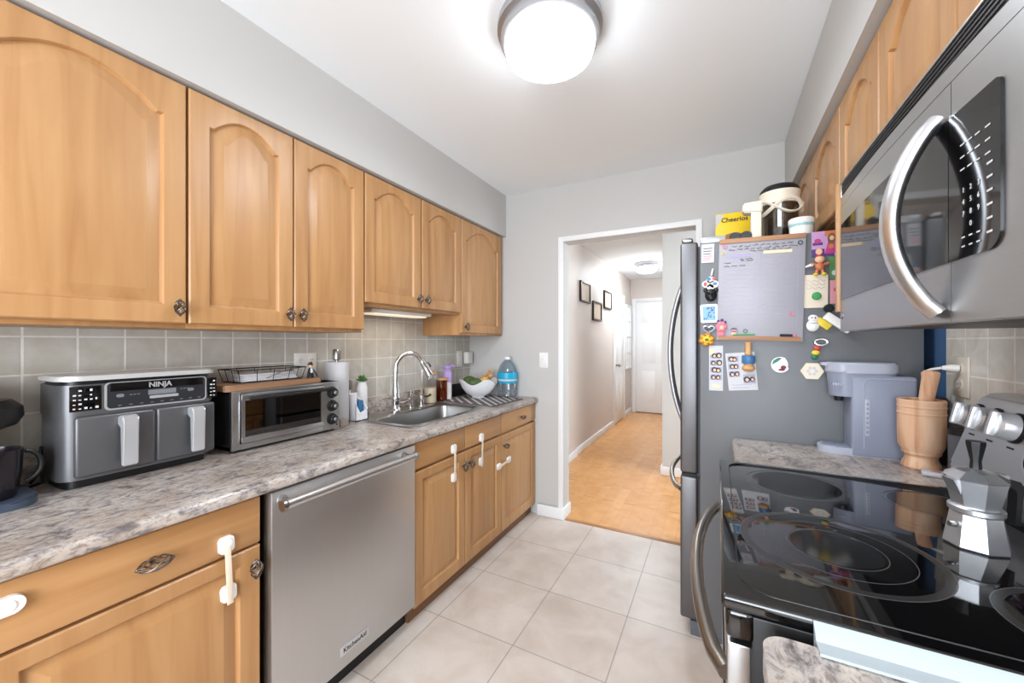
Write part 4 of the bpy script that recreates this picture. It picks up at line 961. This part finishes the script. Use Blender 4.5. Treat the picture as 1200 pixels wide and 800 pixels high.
def figb(b): ball(b, (0, -.012, -.004), .015, .009, .016); [tube(b, [(s*.012, -.012, .004), (s*.028, -.012, .008)], .005, 6) for s in (-1, 1)]; [tube(b, [(s*.008, -.010, -.016), (s*.011, -.010, -.032)], .006, 6) for s in (-1, 1)]
magnet('orange and white toy figure magnet with outstretched arms', [('body', ORANGE, figb), ('head', SKIN, lambda b: ball(b, (0, -.014, .024), .016, .010, .015)), ('cap', RED, lambda b: ball(b, (0, -.013, .036), .014, .009, .006)), ('wing', WPLAST, lambda b: tube(b, [(-.022, -.01, .006), (-.045, -.008, -.002)], [.007, .003], 8)), ('feet', YEL, lambda b: [ball(b, (s*.013, -.013, -.034), .009, .008, .006, u=8, v=6) for s in (-1, 1)])], T(.352, 1.617))
magnet('cream handwritten card pinned to the right of the whiteboard', [('card', CREAM, lambda b: prism(b, [(-.036, -.066), (.038, -.066), (.039, .062), (-.037, .066), (-.04, -.055)], 'y', -.0014, 0)), ('writing', LINE, lambda b: [tube(b, [(-.03+.006*j, -.0017, .04-.014*k+.005*math.sin(j*1.9+k)) for j in range(11)], .0008, 4) for k in range(3)])], T(.341, 1.519), 'note_card', 'card')
magnet('round green button magnet holding the cream card', [('button', GREEN, lambda b: lathe(b, [(.0155, -.0018), (.0155, -.006), (.012, -.009), (0, -.0095)], (0, 0, 0), 20, axis='y'))], T(.343, 1.499))
magnet('small green photo half hidden by the microwave side panel', [('print', mat('photo_green', (92, 140, 84), .5), lambda b: box(b, -.02, .02, -.0012, 0, -.044, .044)), ('figure', DARKP, lambda b: disc(b, .008, .0, .008, .02, -.0012, -.0016)), ('figure', PAPER, lambda b: disc(b, -.006, -.02, .008, .01, -.0012, -.0016))], T(.404, 1.607, -3), 'photo_print', 'photo')
magnet('small pink photo under the green one beside the microwave side panel', [('print', mat('photo_pink', (220, 150, 164), .5), lambda b: box(b, -.02, .02, -.0012, 0, -.046, .046)), ('figure', RED, lambda b: disc(b, -.002, .008, .007, .008, -.0012, -.0016)), ('figure', DARKP, lambda b: disc(b, .006, -.008, .006, .008, -.0012, -.0016))], T(.406, 1.513), 'photo_print', 'photo')
magnet('white rounded two-part pebble magnet below the cream card', [('body', WPLAST, lambda b: ball(b, (0, -.008, -.012), .021, .009, .024)), ('dome', WCERAM, lambda b: ball(b, (0, -.008, .016), .017, .009, .015)), ('dots', INK, lambda b: (ball(b, (-.005, -.016, .018), .003, .002, .003, u=8, v=6), ball(b, (.005, -.016, .018), .003, .002, .003, u=8, v=6), tube(b, [(-.016, -.013, -.001), (0, -.0175, -.003), (.016, -.013, -.001)], .001, 4)))], T(.331, 1.395, 3))
magnet('round black clip magnet above the white chip clip', [('puck', BLACK, lambda b: lathe(b, [(.016, 0), (.016, -.014), (.012, -.018), (0, -.018)], (0, 0, 0), 16, axis='y'))], T(.380, 1.449))
magnet('white and yellow chip-bag clip stuck slanting on the refrigerator side', [('jaw', YEL, lambda b: box(b, -.056, -.004, -.012, 0, -.034, -.008, .003)), ('grip', WPLAST, lambda b: box(b, -.048, .050, -.024, -.0, -.0075, .024, .005))], T(.400, 1.386, 40), 'bag_clip', 'clip')

# on top of the fridge
TOPZ = FT+.0006
r = thing('cereal_box', 'yellow cereal box standing at the back of the refrigerator top', 'cereal box', (.08, 2.45, TOPZ))
b = B(); box(b, -.012, .178, 2.42, 2.48, TOPZ, 2.012, .001); obj('carton', b, mat('cereal_yellow', (244, 204, 30), .4), r)
b = B(); prism(b, [(-.0115, 2.006), (.03, 2.006), (-.0115, 1.94)], 'y', 2.4196, 2.4194); obj('corner_print', b, PAPER, r)
text('lettering', 'Cheerios', .034, BLACK, r, (.078, 2.419, 1.975), (1, 0, 0), (0, 0, 1), bold=.0008)
b = B(); M = rotM((.09, 2.42, 1.90), PI/2, 'X'); disc(b, .075, 1.87, .06, .035, 2.4196, 2.419, 20); obj('bowl_print', b, mat('bowl_print_brown', (166, 112, 52), .5), r)
r = thing('sunglasses', 'folded black sunglasses on the front edge of the refrigerator top', 'sunglasses', (.07, 2.0, TOPZ))
b = B()
for u in (.066, .108): prism(b, [(u+.019*math.cos(2*PI*k/16), TOPZ+.0255+.017*math.sin(2*PI*k/16)) for k in range(16)], 'y', 1.975, 1.978)
obj('lens', b, BLACKG, r)
b = B()
for u in (.066, .108): tube(b, [(u+.0195*math.cos(2*PI*k/16), 1.977, TOPZ+.0245+.0175*math.sin(2*PI*k/16)) for k in range(16)], .003, 6, closed=True)
tube(b, [(.084, 1.977, TOPZ+.027), (.090, 1.977, TOPZ+.027)], .0025, 6)
obj('rim', b, BLACK, r)
b = B(); tube(b, [(.047, 1.978, TOPZ+.027), (.048, 2.0, TOPZ+.02), (.112, 2.012, TOPZ+.012)], .0025, 6); tube(b, [(.127, 1.978, TOPZ+.027), (.126, 1.995, TOPZ+.02), (.06, 2.005, TOPZ+.012)], .0025, 6); obj('temple', b, BLACK, r)
r = thing('food_jar', 'big clear jar with black domed lid on the refrigerator top', 'jar', (.2475, 2.15, TOPZ))
jc = (.2475, 2.15, TOPZ)
b = B(); lathe(b, [(.066, 0), (.072, .005), (.072, .175), (.074, .18), (.069, .18), (.068, .17), (.068, .008), (0, .006)], jc, 32); obj('glass', b, glassy('smoky_plastic', (190, 186, 184), .16), r)
b = B(); lathe(b, [(.066, .009), (.066, .12), (.03, .13), (0, .128)], jc, 24); obj('contents', b, KIB, r)
b = B(); lathe(b, [(.070, .181), (.078, .183), (.079, .20), (.077, .202), (.077, .222), (.079, .225), (.079, .238), (0, .238)], jc, 32); obj('collar', b, IVORY, r)
b = B(); lathe(b, [(.078, .2385), (.076, .252), (.062, .268), (.03, .277), (0, .279)], jc, 32); obj('lid', b, BLACK, r, 60)
b = B()
for s in (1, -1):
    tube(b, [(jc[0]+.083*math.cos(t), jc[1]+.083*math.sin(t), TOPZ+.165+s*.032*math.cos(2*(t+PI/2)-.9)) for t in [PI+PI*k/18 for k in range(19)]], .0045, 8, r2=.009)
obj('strap', b, IVORY, r)
r = thing('dispenser', 'ivory plastic dispenser with overhanging head beside the clear jar', 'dispenser', (.15, 2.07, TOPZ))
b = B(); box(b, .130, .170, 2.04, 2.098, TOPZ, 1.905, .004); obj('column', b, IVORY, r)
b = B(); prism(b, [(.098, 1.897), (.172, 1.887), (.174, 1.942), (.098, 1.938)], 'y', 2.035, 2.10); bmesh.ops.bevel(b, geom=b.edges[:], offset=.006, segments=3, affect='EDGES'); obj('head', b, IVORY, r)
r = thing('tub', 'low round white tub with teal stripe on the refrigerator top', 'tub', (.305, 2.0, TOPZ))
b = B(); lathe(b, [(.036, 0), (.040, .003), (.042, .052), (0, .052)], (.305, 2.0, TOPZ), 26); obj('body', b, WPLAST, r)
b = B(); lathe(b, [(.044, .052), (.045, .054), (.045, .070), (.042, .074), (0, .074)], (.305, 2.0, TOPZ), 26); obj('lid', b, WCERAM, r)
b = B(); lathe(b, [(.0418, .040), (.0432, .0402), (.0436, .0495), (.042, .0498)], (.305, 2.0, TOPZ), 26); obj('stripe', b, TEAL, r)

# ------------------------------------------------------------------ right wall cabinets + microwave
RF = .375
def upper_right(label, y0, y1, doors):
    r = thing('wall_cabinet', label, 'cabinet', (.54, (y0+y1)/2, 1.79), 'maple wall cabinets on the right wall')
    carcass(r, RF+.0215, XR-.004, y0, y1, 1.7885, 2.1555)
    for a, c in doors:
        d = door(r, 'door', a+.002, c-.002, 1.792, 2.149, RF, -1, .17*(c-a))
    return r
upper_right('maple wall cabinet directly above the steel microwave', .6, 1.3655, [(.60, .985), (.985, 1.365)])
upper_right('single-door maple wall cabinet above the grey coffee maker', 1.3665, 1.7435, [(1.367, 1.743)])
upper_right('double-door maple wall cabinet above the refrigerator', 1.7445, 2.66, [(1.745, 2.2), (2.2, 2.659)])
b = B(); box(b, .312, XR-.007, 1.479, 1.497, 1.408, 1.7875, .001); tag(obj('side_panel', b, WV), 'upright maple side panel between the microwave and the refrigerator', 'panel')

MX, MY0, MY1, MZ0, MZ1 = .32, .675, 1.477, 1.35, 1.786
r = thing('microwave', 'stainless over-the-range microwave with big curved handle', 'microwave', (.5, 1.07, MZ0))
b = B(); box(b, MX+.03, XR-.008, MY0, MY1, MZ0+.004, MZ1, .003); obj('body', b, BLACK, r)

b = B(); box(b, MX+.001, MX+.03, MY0, MY1, 1.7425, 1.781, .001); vg = obj('vent_grille', b, BLACK, r)
b = B()
for k in range(4):
    z = 1.749+.0082*k
    box(b, MX-.0015, MX+.004, MY0+.04, MY1-.015, z, z+.0012)
obj('louvre', b, mat('louvre_grey', (62, 62, 64), .35), vg)
b = B(); box(b, MX-.002, MX+.03, MY0, MY1, 1.7812, MZ1, .001); box(b, MX-.001, MX+.03, MY1-.008, MY1, 1.7422, 1.7812, .0005); obj('top_rim', b, ST_H, r)
def bow(y): return MX-.010*(1-((y-1.07)/.41)**2)
def bowed(b, y0, y1, z0, z1, d0, d1, n=12, rad=0):
    """panel following the slightly bowed front"""
    prof = rrect(0, 1, 0, 1, rad, 4) if rad else None
    for k in range(n):
        ya, yb = y0+(y1-y0)*k/n, y0+(y1-y0)*(k+1)/n
        vs = [b.verts.new(p) for p in ((bow(ya)+d0, ya, z0), (bow(yb)+d0, yb, z0), (bow(yb)+d0, yb, z1), (bow(ya)+d0, ya, z1), (bow(ya)+d1, ya, z0), (bow(yb)+d1, yb, z0), (bow(yb)+d1, yb, z1), (bow(ya)+d1, ya, z1))]
        for f in ((0, 1, 2, 3), (7, 6, 5, 4), (0, 4, 5, 1), (3, 2, 6, 7)): b.faces.new([vs[i] for i in f])
        if k == 0: b.faces.new([vs[i] for i in (0, 3, 7, 4)])
        if k == n-1: b.faces.new([vs[i] for i in (1, 5, 6, 2)])
    bmesh.ops.remove_doubles(b, verts=b.verts[:], dist=1e-5)
b = B(); bowed(b, .8385, MY1, MZ0, 1.713, 0, .034); md = obj('door', b, ST_H, r)
b = B(); bowed(b, MY0, .8365, MZ0, 1.713, 0, .034); mc = obj('control_panel', b, ST_H, r)
b = B(); bowed(b, .8385, 1.452, 1.440, 1.657, -.003, 0); obj('window', b, BLACKG, md)
b = B(); pp = [(.8365, 1.44), (.8365, 1.657)]+[(.732-.010*math.sin(t), 1.647+.010*math.cos(t)) for t in [PI/2*k/5 for k in range(6)]]+[(.748-.026*math.cos(t), 1.466-.026*math.sin(t)) for t in [PI/2*k/8 for k in range(9)]]
prism(b, pp, 'x', -.003, 0)
for v in b.verts: v.co.x += bow(v.co.y)
kp = obj('keypad', b, BLACKG, mc)
b = B(); bowed(b, MY0, MY1, 1.7155, 1.7415, .001, .034); obj('trim_band', b, ST_H, r)
b = B(); box(b, MX+.034, MX+.05, MY0, MY1, MZ0+.0, MZ0+.004); obj('bottom_lip', b, BLACK, r)
hy = .868
b = B(); pts = []
for j in range(21):
    t = j/20; pts.append((bow(hy)-.004-.052*math.sin(PI*t)**.75, hy+.016*math.sin(PI*t), 1.364+.306*t))
tube(b, pts, .0215, 18, r2=.0125, up=(0, 1, 0)); obj('handle', b, HSTEEL, md)
kx = lambda y: bow(y)-.0036
for s, y, z in (('1', .798, 1.536), ('2', .781, 1.536), ('3', .764, 1.536), ('4', .798, 1.519), ('5', .781, 1.519), ('6', .764, 1.519), ('7', .798, 1.502), ('8', .781, 1.502), ('9', .764, 1.502), ('0', .781, 1.485)):
    text('key_digit', s, .0105, TOUCH, kp, (kx(y), y, z), (0, -1, 0), (0, 0, 1), .0003)
b = B()
for y in (.741,):
    for k in range(6): z = 1.462+.018*k; box(b, kx(y)-.0003, kx(y), y-.006, y+.006, z, z+.0028)
for y in (.800, .783, .766, .745):
    for k in range(3): z = 1.566+.018*k; box(b, kx(y)-.0003, kx(y), y-.0055, y+.0055, z, z+.002)
for y in (.798, .781, .764):
    for k in range(2): z = 1.455+.013*k; box(b, kx(y)-.0003, kx(y), y-.004, y+.004, z, z+.002)
obj('key_legend', b, TOUCH, kp)
b = B(); lathe(b, [(.011, 0), (.011, -.002), (0, -.003)], (bow(1.455)+.0, 1.455, 1.395), 16, axis='x'); obj('badge', b, NICKEL, md)

# ------------------------------------------------------------------ range
GY0, GY1, GZ = .688, 1.474, .93
r = thing('range', 'black glass-top electric range with steel control panel', 'stove', (.33, 1.08, 0))
b = B(); box(b, .045, .655, GY0+.006, GY1-.006, .02, .904, .003); obj('body', b, BLACK, r)
b = B(); box(b, .004, .60, GY0, GY1, .908, GZ, .006, seg=3); box(b, .010, .05, GY0+.004, GY1-.004, .862, .908, .008, seg=3); ct = obj('cooktop', b, COOKG, r)
b = B()
pl_ = rrect(.030, .575, GY0+.026, GY1-.02, .05, 8)
tube(b, [(p[0], p[1], GZ+.0002) for p in pl_], .0012, 5, closed=True); obj('glass_edge', b, BLACK, ct)
def burner(c, rads, worn, wide=0):
    b = B()
    for q in rads: ring(b, (c[0], c[1], GZ-.0002), q-.0014, q, .0005, 64)
    o = obj('burner', b, BURN, ct)
    if wide:
        b = B(); ring(b, (c[0], c[1], GZ-.0002), rads[0]-.014, rads[0]-.0016, .00045, 64); obj('burner_halo', b, mat('burner_halo', (40, 39, 39), .25), o)
    b = B(); ring(b, (c[0], c[1], GZ-.0002), .001, worn, .0004, 48); obj('burner_centre', b, BURNC, o)
burner((.195, .94), (.155, .112, .076), .07, 1); burner((.185, 1.31), (.115,), .10); burner((.465, .825), (.108, .07), .06, 1); burner((.455, 1.30), (.09,), .08)
b = B(); box(b, .012, .045, GY0+.012, GY1-.012, .21, .852, .004); od = obj('oven_door', b, ST_H, r)
b = B(); box(b, .009, .012, GY0+.13, GY1-.13, .36, .70, .001); obj('oven_window', b, BLACKG, od)
b = B(); pts = [(.012-.058*math.sin(PI*t)**.62, GY0+.03+(GY1-GY0-.06)*t, .79+.012*math.sin(PI*t)) for t in [k/22 for k in range(23)]]
tube(b, pts, .0135, 14, up=(0, 0, 1)); obj('handle', b, OVH, od)
b = B(); box(b, .014, .045, GY0+.012, GY1-.012, .06, .205, .004); obj('drawer', b, ST_H, r)
b = B()
prof = [(.575, .9305), (.552, .965), (.548, 1.0), (.585, 1.165), (.600, 1.186), (.625, 1.192), (.662, 1.192), (.672, .9305)]
prism(b, prof, 'y', GY0+.01, GY1-.004)
for v in b.verts:
    if v.co.y > 1.4 and v.co.z > 1.15: v.co.y -= .03
bmesh.ops.bevel(b, geom=[e for e in b.edges if abs(e.verts[0].co.y-e.verts[1].co.y) > .5], offset=.006, segments=2, affect='EDGES')
cp = obj('control_panel', b, steel('range_panel_steel', 'y', (214, 214, 214), .36), r, 30)
nrm = Vector((-.165, 0, .037)).normalized()
slope = lambda z: .548+(.585-.548)*(z-1.0)/.165
def range_knob(y, z):
    M = Matrix.Translation((slope(z), y, z)) @ Vector((0, 0, 1)).rotation_difference(nrm).to_matrix().to_4x4()
    b = B(); lathe(b, [(.034, -.001), (.034, .003), (.030, .006), (0, .006)], (0, 0, 0), 22, M); k = obj('knob', b, BLACK, cp)
    b = B(); lathe(b, [(.030, .006), (.0305, .012), (.028, .030), (.024, .034), (0, .035)], (0, 0, 0), 22, M); box(b, -.028, .028, -.007, .007, .03, .046, .004, M); obj('knob_grip', b, SILVER, k)
for y in (1.418, 1.345, 1.270): range_knob(y, 1.130)
for y in (.80, .725): range_knob(y, 1.130)
def onpanel(poly, h0, h1):
    b = B(); A = []; 
    for h in (h0, h1): A.append([b.verts.new(Vector((slope(z), y, z))+nrm*h) for y, z in poly])
    n = len(poly); b.faces.new(A[0]); b.faces.new(A[1][::-1])
    for i in range(n): b.faces.new((A[0][i], A[0][(i+1) % n], A[1][(i+1) % n], A[1][i]))
    return b
obj('display_bezel', onpanel(rrect(.87, 1.215, 1.045, 1.158, .03), -.001, .006), HSTEEL, cp)
obj('display', onpanel(rrect(.878, 1.207, 1.052, 1.151, .025), .006, .0075), BLACKG, cp)
b = B()
for k in range(5):
    for j in range(3): y, z = 1.19-.06*k, 1.068+.028*j; q = onpanel([(y-.012, z), (y+.008, z), (y+.008, z+.006), (y-.012, z+.006)], .0075, .0079); q.to_mesh(me_ := bpy.data.meshes.new('q')); b.from_mesh(me_); bpy.data.meshes.remove(me_); q.free()
obj('display_print', b, LCD, cp)
b = B()
for y in (1.418, 1.345, 1.270):
    for dz in (-.046,): q = onpanel([(y-.012, 1.13+dz), (y+.012, 1.13+dz), (y+.012, 1.134+dz), (y-.012, 1.134+dz)], .0001, .0005); q.to_mesh(me_ := bpy.data.meshes.new('q')); b.from_mesh(me_); bpy.data.meshes.remove(me_); q.free()
obj('knob_legend', b, INK, cp)

# moka pot
r = thing('moka_pot', 'octagonal aluminium stovetop coffee pot on the range', 'coffee pot', (.443, 1.07, GZ))
mc_ = (.436, 1.076, GZ+.0008); tw = PI/8+.35
b = B(); lathe(b, [(.044, 0), (.0455, .003), (.036, .062), (.034, .064)], mc_, 8, twist=tw); obj('boiler', b, ALU, r, 15)
b = B(); lathe(b, [(.036, .064), (.0375, .066), (.0375, .074), (.034, .077)], mc_, 32); obj('collar', b, ALU, r)
b = B(); lathe(b, [(.033, .077), (.043, .124), (.044, .128), (.041, .128)], mc_, 8, twist=tw)
prism(b, [(-.048, .127), (-.038, .127), (-.035, .100)], 'y', -.012, .012, Matrix.Translation(mc_) @ Matrix.Rotation(.35, 4, 'Z')); obj('pot', b, ALU, r, 15)
b = B(); lathe(b, [(.044, .1285), (.045, .131), (.028, .142), (.010, .147), (0, .147)], mc_, 8, twist=tw); obj('lid', b, ALU, r, 15)
b = B(); lathe(b, [(.009, .146), (.008, .162), (.014, .194), (.014, .199), (0, .200)], mc_, 8); obj('lid_knob', b, BLACK, r)
ha = Matrix.Translation(mc_) @ Matrix.Rotation(.35, 4, 'Z')
b = B(); hp = [(.040, .133), (.066, .126), (.073, .116), (.066, .044), (.057, .044), (.061, .104), (.057, .112), (.040, .118)]; prism(b, hp, 'y', -.008, .008, ha); obj('handle', b, BLACK, r)
b = B(); tube(b, [ha @ Vector((.043, -.009, .134)), ha @ Vector((.043, .009, .134))], .005, 8); obj('hinge', b, ALU, r)
b = B(); tube(b, [(mc_[0]-.035, mc_[1]-.016, mc_[2]+.04), (mc_[0]-.044, mc_[1]-.02, mc_[2]+.041)], .005, 8); obj('valve', b, NICKEL, r)

# ------------------------------------------------------------------ right worktops and what is on them
RZ = .908
b = B(); prism(b, nose(.052, RZ-.037, RZ, -1, XR-.007), 'y', 1.484, 1.924); w2 = tag(obj('worktop', b, GRAN), 'short granite-look worktop between the range and the refrigerator', 'worktop')
b = B(); pr = [(XR-.007, .66)]+[(XR-.007, -.55), (.054, -.55)]+[(.054+.03-.03*math.cos(t), .63+.03*math.sin(t)) for t in [PI/2*k/12 for k in range(13)]]
prism(b, pr, 'z', RZ-.037, RZ); bmesh.ops.bevel(b, geom=[e for e in b.edges if abs(e.verts[0].co.z-e.verts[1].co.z) < 1e-6 and e.verts[0].co.z > RZ-.01], offset=.005, segments=3, affect='EDGES'); tag(obj('worktop', b, GRAN), 'granite-look worktop with rounded corner at the bottom right edge', 'worktop')
def base_right(label, y0, y1, nd):
    r = thing('base_cabinet', label, 'cabinet', (.4, (y0+y1)/2, 0), 'maple base cabinets on the right')
    b = B(); box(b, .0965, XR-.007, y0, y1, .085, RZ-.038); obj('body', b, WV, r)
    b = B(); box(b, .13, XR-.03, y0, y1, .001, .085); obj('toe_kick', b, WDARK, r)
    for k in range(nd):
        a, c = y0+(y1-y0)*k/nd, y0+(y1-y0)*(k+1)/nd
        slab(r, 'drawer', a+.003, c-.003, .73, .862, .075, -1); birdcage(r.children[-1], (a+c)/2, .795, .075, -1, 'y', .06, .013, 'pull')
        d = door(r, 'door', a+.003, c-.003, .085, .72, .075, -1, 0); birdcage(d, c-.03, .66, .075, -1, 'z')
base_right('maple base cabinet under the short worktop beside the refrigerator', 1.485, 1.922, 1)
base_right('maple base cabinet under the worktop at the bottom right edge', -.5, .655, 2)
# silicone gap strip
b = B(); pz = [(.684, .9295), (.672, .922), (.664, .9135), (.640, .9135), (.640, .9095), (.664, .9095), (.672, .9105), (.676, .88), (.679, .88), (.681, .918), (.6845, .9265)]
prism(b, pz, 'x', .118, .66); tag(obj('gap_cover', b, GAPC), 'pale silicone strip covering the gap beside the range at the bottom right', 'gap cover')

# slim coffee maker
r = thing('coffee_maker', 'slim blue-grey single-serve coffee maker against the refrigerator side', 'coffee maker', (.46, 1.865, RZ))
ky0, ky1 = 1.817, 1.922; kb = RZ+.0005
b = B(); box(b, .425, .60, ky0, ky1, kb, 1.198, .008, seg=3); obj('body', b, KGREY, r)
b = B(); prism(b, rrect(.335, .60, ky0+.002, ky1-.002, .048, 8), 'z', kb, kb+.026); bmesh.ops.bevel(b, geom=[e for e in b.edges if abs(e.verts[0].co.z-e.verts[1].co.z) < 1e-6 and e.verts[0].co.z > kb+.02], offset=.004, segments=2, affect='EDGES'); obj('base', b, KGREY2, r)
b = B(); box(b, .352, .42, ky0+.02, ky1-.02, kb+.026, kb+.029, .001); obj('drip_grid', b, KGREY, r)
b = B(); prism(b, rrect(.365, .56, ky0+.003, ky1-.003, .048, 8), 'z', 1.120, 1.205); 
for v in b.verts:
    if v.co.z < 1.15: v.co.x = .465+(v.co.x-.465)*.94
obj('brew_head', b, KGREY, r)
b = B(); prism(b, rrect(.360, .565, ky0, ky1, .050, 8), 'z', 1.2055, 1.243); bmesh.ops.bevel(b, geom=[e for e in b.edges if abs(e.verts[0].co.z-e.verts[1].co.z) < 1e-6], offset=.005, segments=2, affect='EDGES')
prism(b, [(.345, 1.232), (.37, 1.228), (.37, 1.243), (.345, 1.241)], 'y', 1.855, 1.885); obj('lid', b, KGREY2, r)
b = B(); lathe(b, [(.013, 1.10), (.016, 1.12)], (.40, 1.87, 0), 14); obj('nozzle', b, BLACK, r)
b = B(); box(b, .462, .475, ky0-.0015, ky0, .985, 1.115, .0006); st = obj('water_gauge', b, KGREY2, r)
b = B()
for k in range(7): box(b, .465, .472, ky0-.002, ky0-.0015, .995+.0165*k, 1.003+.0165*k)
obj('gauge_marks', b, KGREY, st)
b = B(); lathe(b, [(.0022, 0), (0, .0004)], (.38, ky0+.003, 1.168), 6, axis='y')
for k in range(4): box(b, .372+.007*k, .377+.007*k, ky0+.0022, ky0+.0032, 1.160, 1.170)
obj('head_print', b, KGREY2, r)
b = B(); tube(b, [(.4595, ky0-.0004, kb+.03), (.4595, ky0-.0004, 1.17), (.466, ky0-.0004, 1.185), (.48, ky0-.0004, 1.188), (.595, ky0-.0004, 1.188)], .0012, 5); obj('seam', b, KGREY2, r)

# mortar and pestle
r = thing('mortar', 'pale wooden mortar with carved rings between coffee maker and range', 'mortar', (.585, 1.75, RZ))
mo = (.585, 1.75, RZ+.0005)
b = B(); lathe(b, [(.044, 0), (.048, .006), (.046, .018), (.040, .03), (.039, .04), (.047, .050), (.047, .055), (.049, .06), (.055, .075), (.057, .12), (.057, .175), (.0585, .177), (.0585, .181), (.057, .183), (.057, .197), (.0585, .199), (.0585, .203), (.057, .205), (.058, .220), (.055, .224), (.048, .222), (.046, .19), (.036, .09), (0, .075)], mo, 36); obj('cup', b, MORTW, r, 28)
r = thing('pestle', 'thick wooden pestle leaning out of the mortar', 'pestle', (.6, 1.75, 1.0))
b = B(); p0 = Vector((.580, 1.748, RZ+.105)); p1 = Vector((.612, 1.755, 1.225))
tube(b, [p0, p0.lerp(p1, .06), p0.lerp(p1, .5), p0.lerp(p1, .93), p0.lerp(p1, .98), p1], [.012, .017, .018, .021, .0205, .016], 18); obj('shaft', b, MORTW, r)
b = B(); lathe(b, [(.024, 0), (.026, .003), (.027, .13), (.0, .13)], (.646, 1.672, RZ+.0005), 22); rr_ = tag(obj('canister', b, mat('slate_canister', (92, 96, 104), .4)), 'slate grey canister right of the mortar behind the moka pot', 'canister')
b = B(); lathe(b, [(.0275, .1302), (.0275, .146), (.024, .149), (0, .149)], (.646, 1.672, RZ+.0005), 22); obj('lid', b, BLACK, rr_)
r = thing('travel_mug', 'black travel mug standing behind the wooden mortar', 'mug', (.645, 1.845, RZ))
b = B(); lathe(b, [(.022, 0), (.024, .004), (.026, .20), (0, .20)], (.653, 1.835, RZ+.0005), 22); obj('body', b, BLACK, r)
b = B(); lathe(b, [(.027, .2002), (.027, .215), (.022, .225), (0, .226)], (.653, 1.835, RZ+.0005), 22); obj('lid', b, AFDARK, r)
r = thing('packet', 'small white packet with red print in front of the mortar', 'packet', (.585, 1.66, RZ))
M = rotM((.588, 1.665, RZ), -.3, 'Z')
b = B(); box(b, .558, .618, 1.640, 1.688, RZ+.0005, RZ+.014, .005, M, seg=3); obj('wrapper', b, PAPER, r)
b = B(); disc(b, 0, 0, .012, .006, 0, -.0006, 12)
for v in b.verts: v.co = M @ Vector((.59+v.co.x, 1.664+v.co.z, RZ+.0141-v.co.y))
obj('print', b, RED, r)
r = thing('power_cord', 'white plug and cord running from the almond outlet behind the mortar', 'cord', (.66, 1.76, 1.1))
b = B(); tube(b, [(XR-.0152, 1.757, 1.235), (XR-.032, 1.76, 1.236), (XR-.05, 1.766, 1.235)], [.011, .011, .007], 12); obj('plug', b, WPLAST, r)
b = B(); tube(b, [(XR-.05, 1.766, 1.235), (.62, 1.785, 1.228), (.605, 1.80, 1.215), (.612, 1.812, 1.18), (.613, 1.835, 1.10), (.614, 1.86, 1.0), (.62, 1.88, RZ+.006)], .0042, 8); obj('cable', b, WPLAST, r)
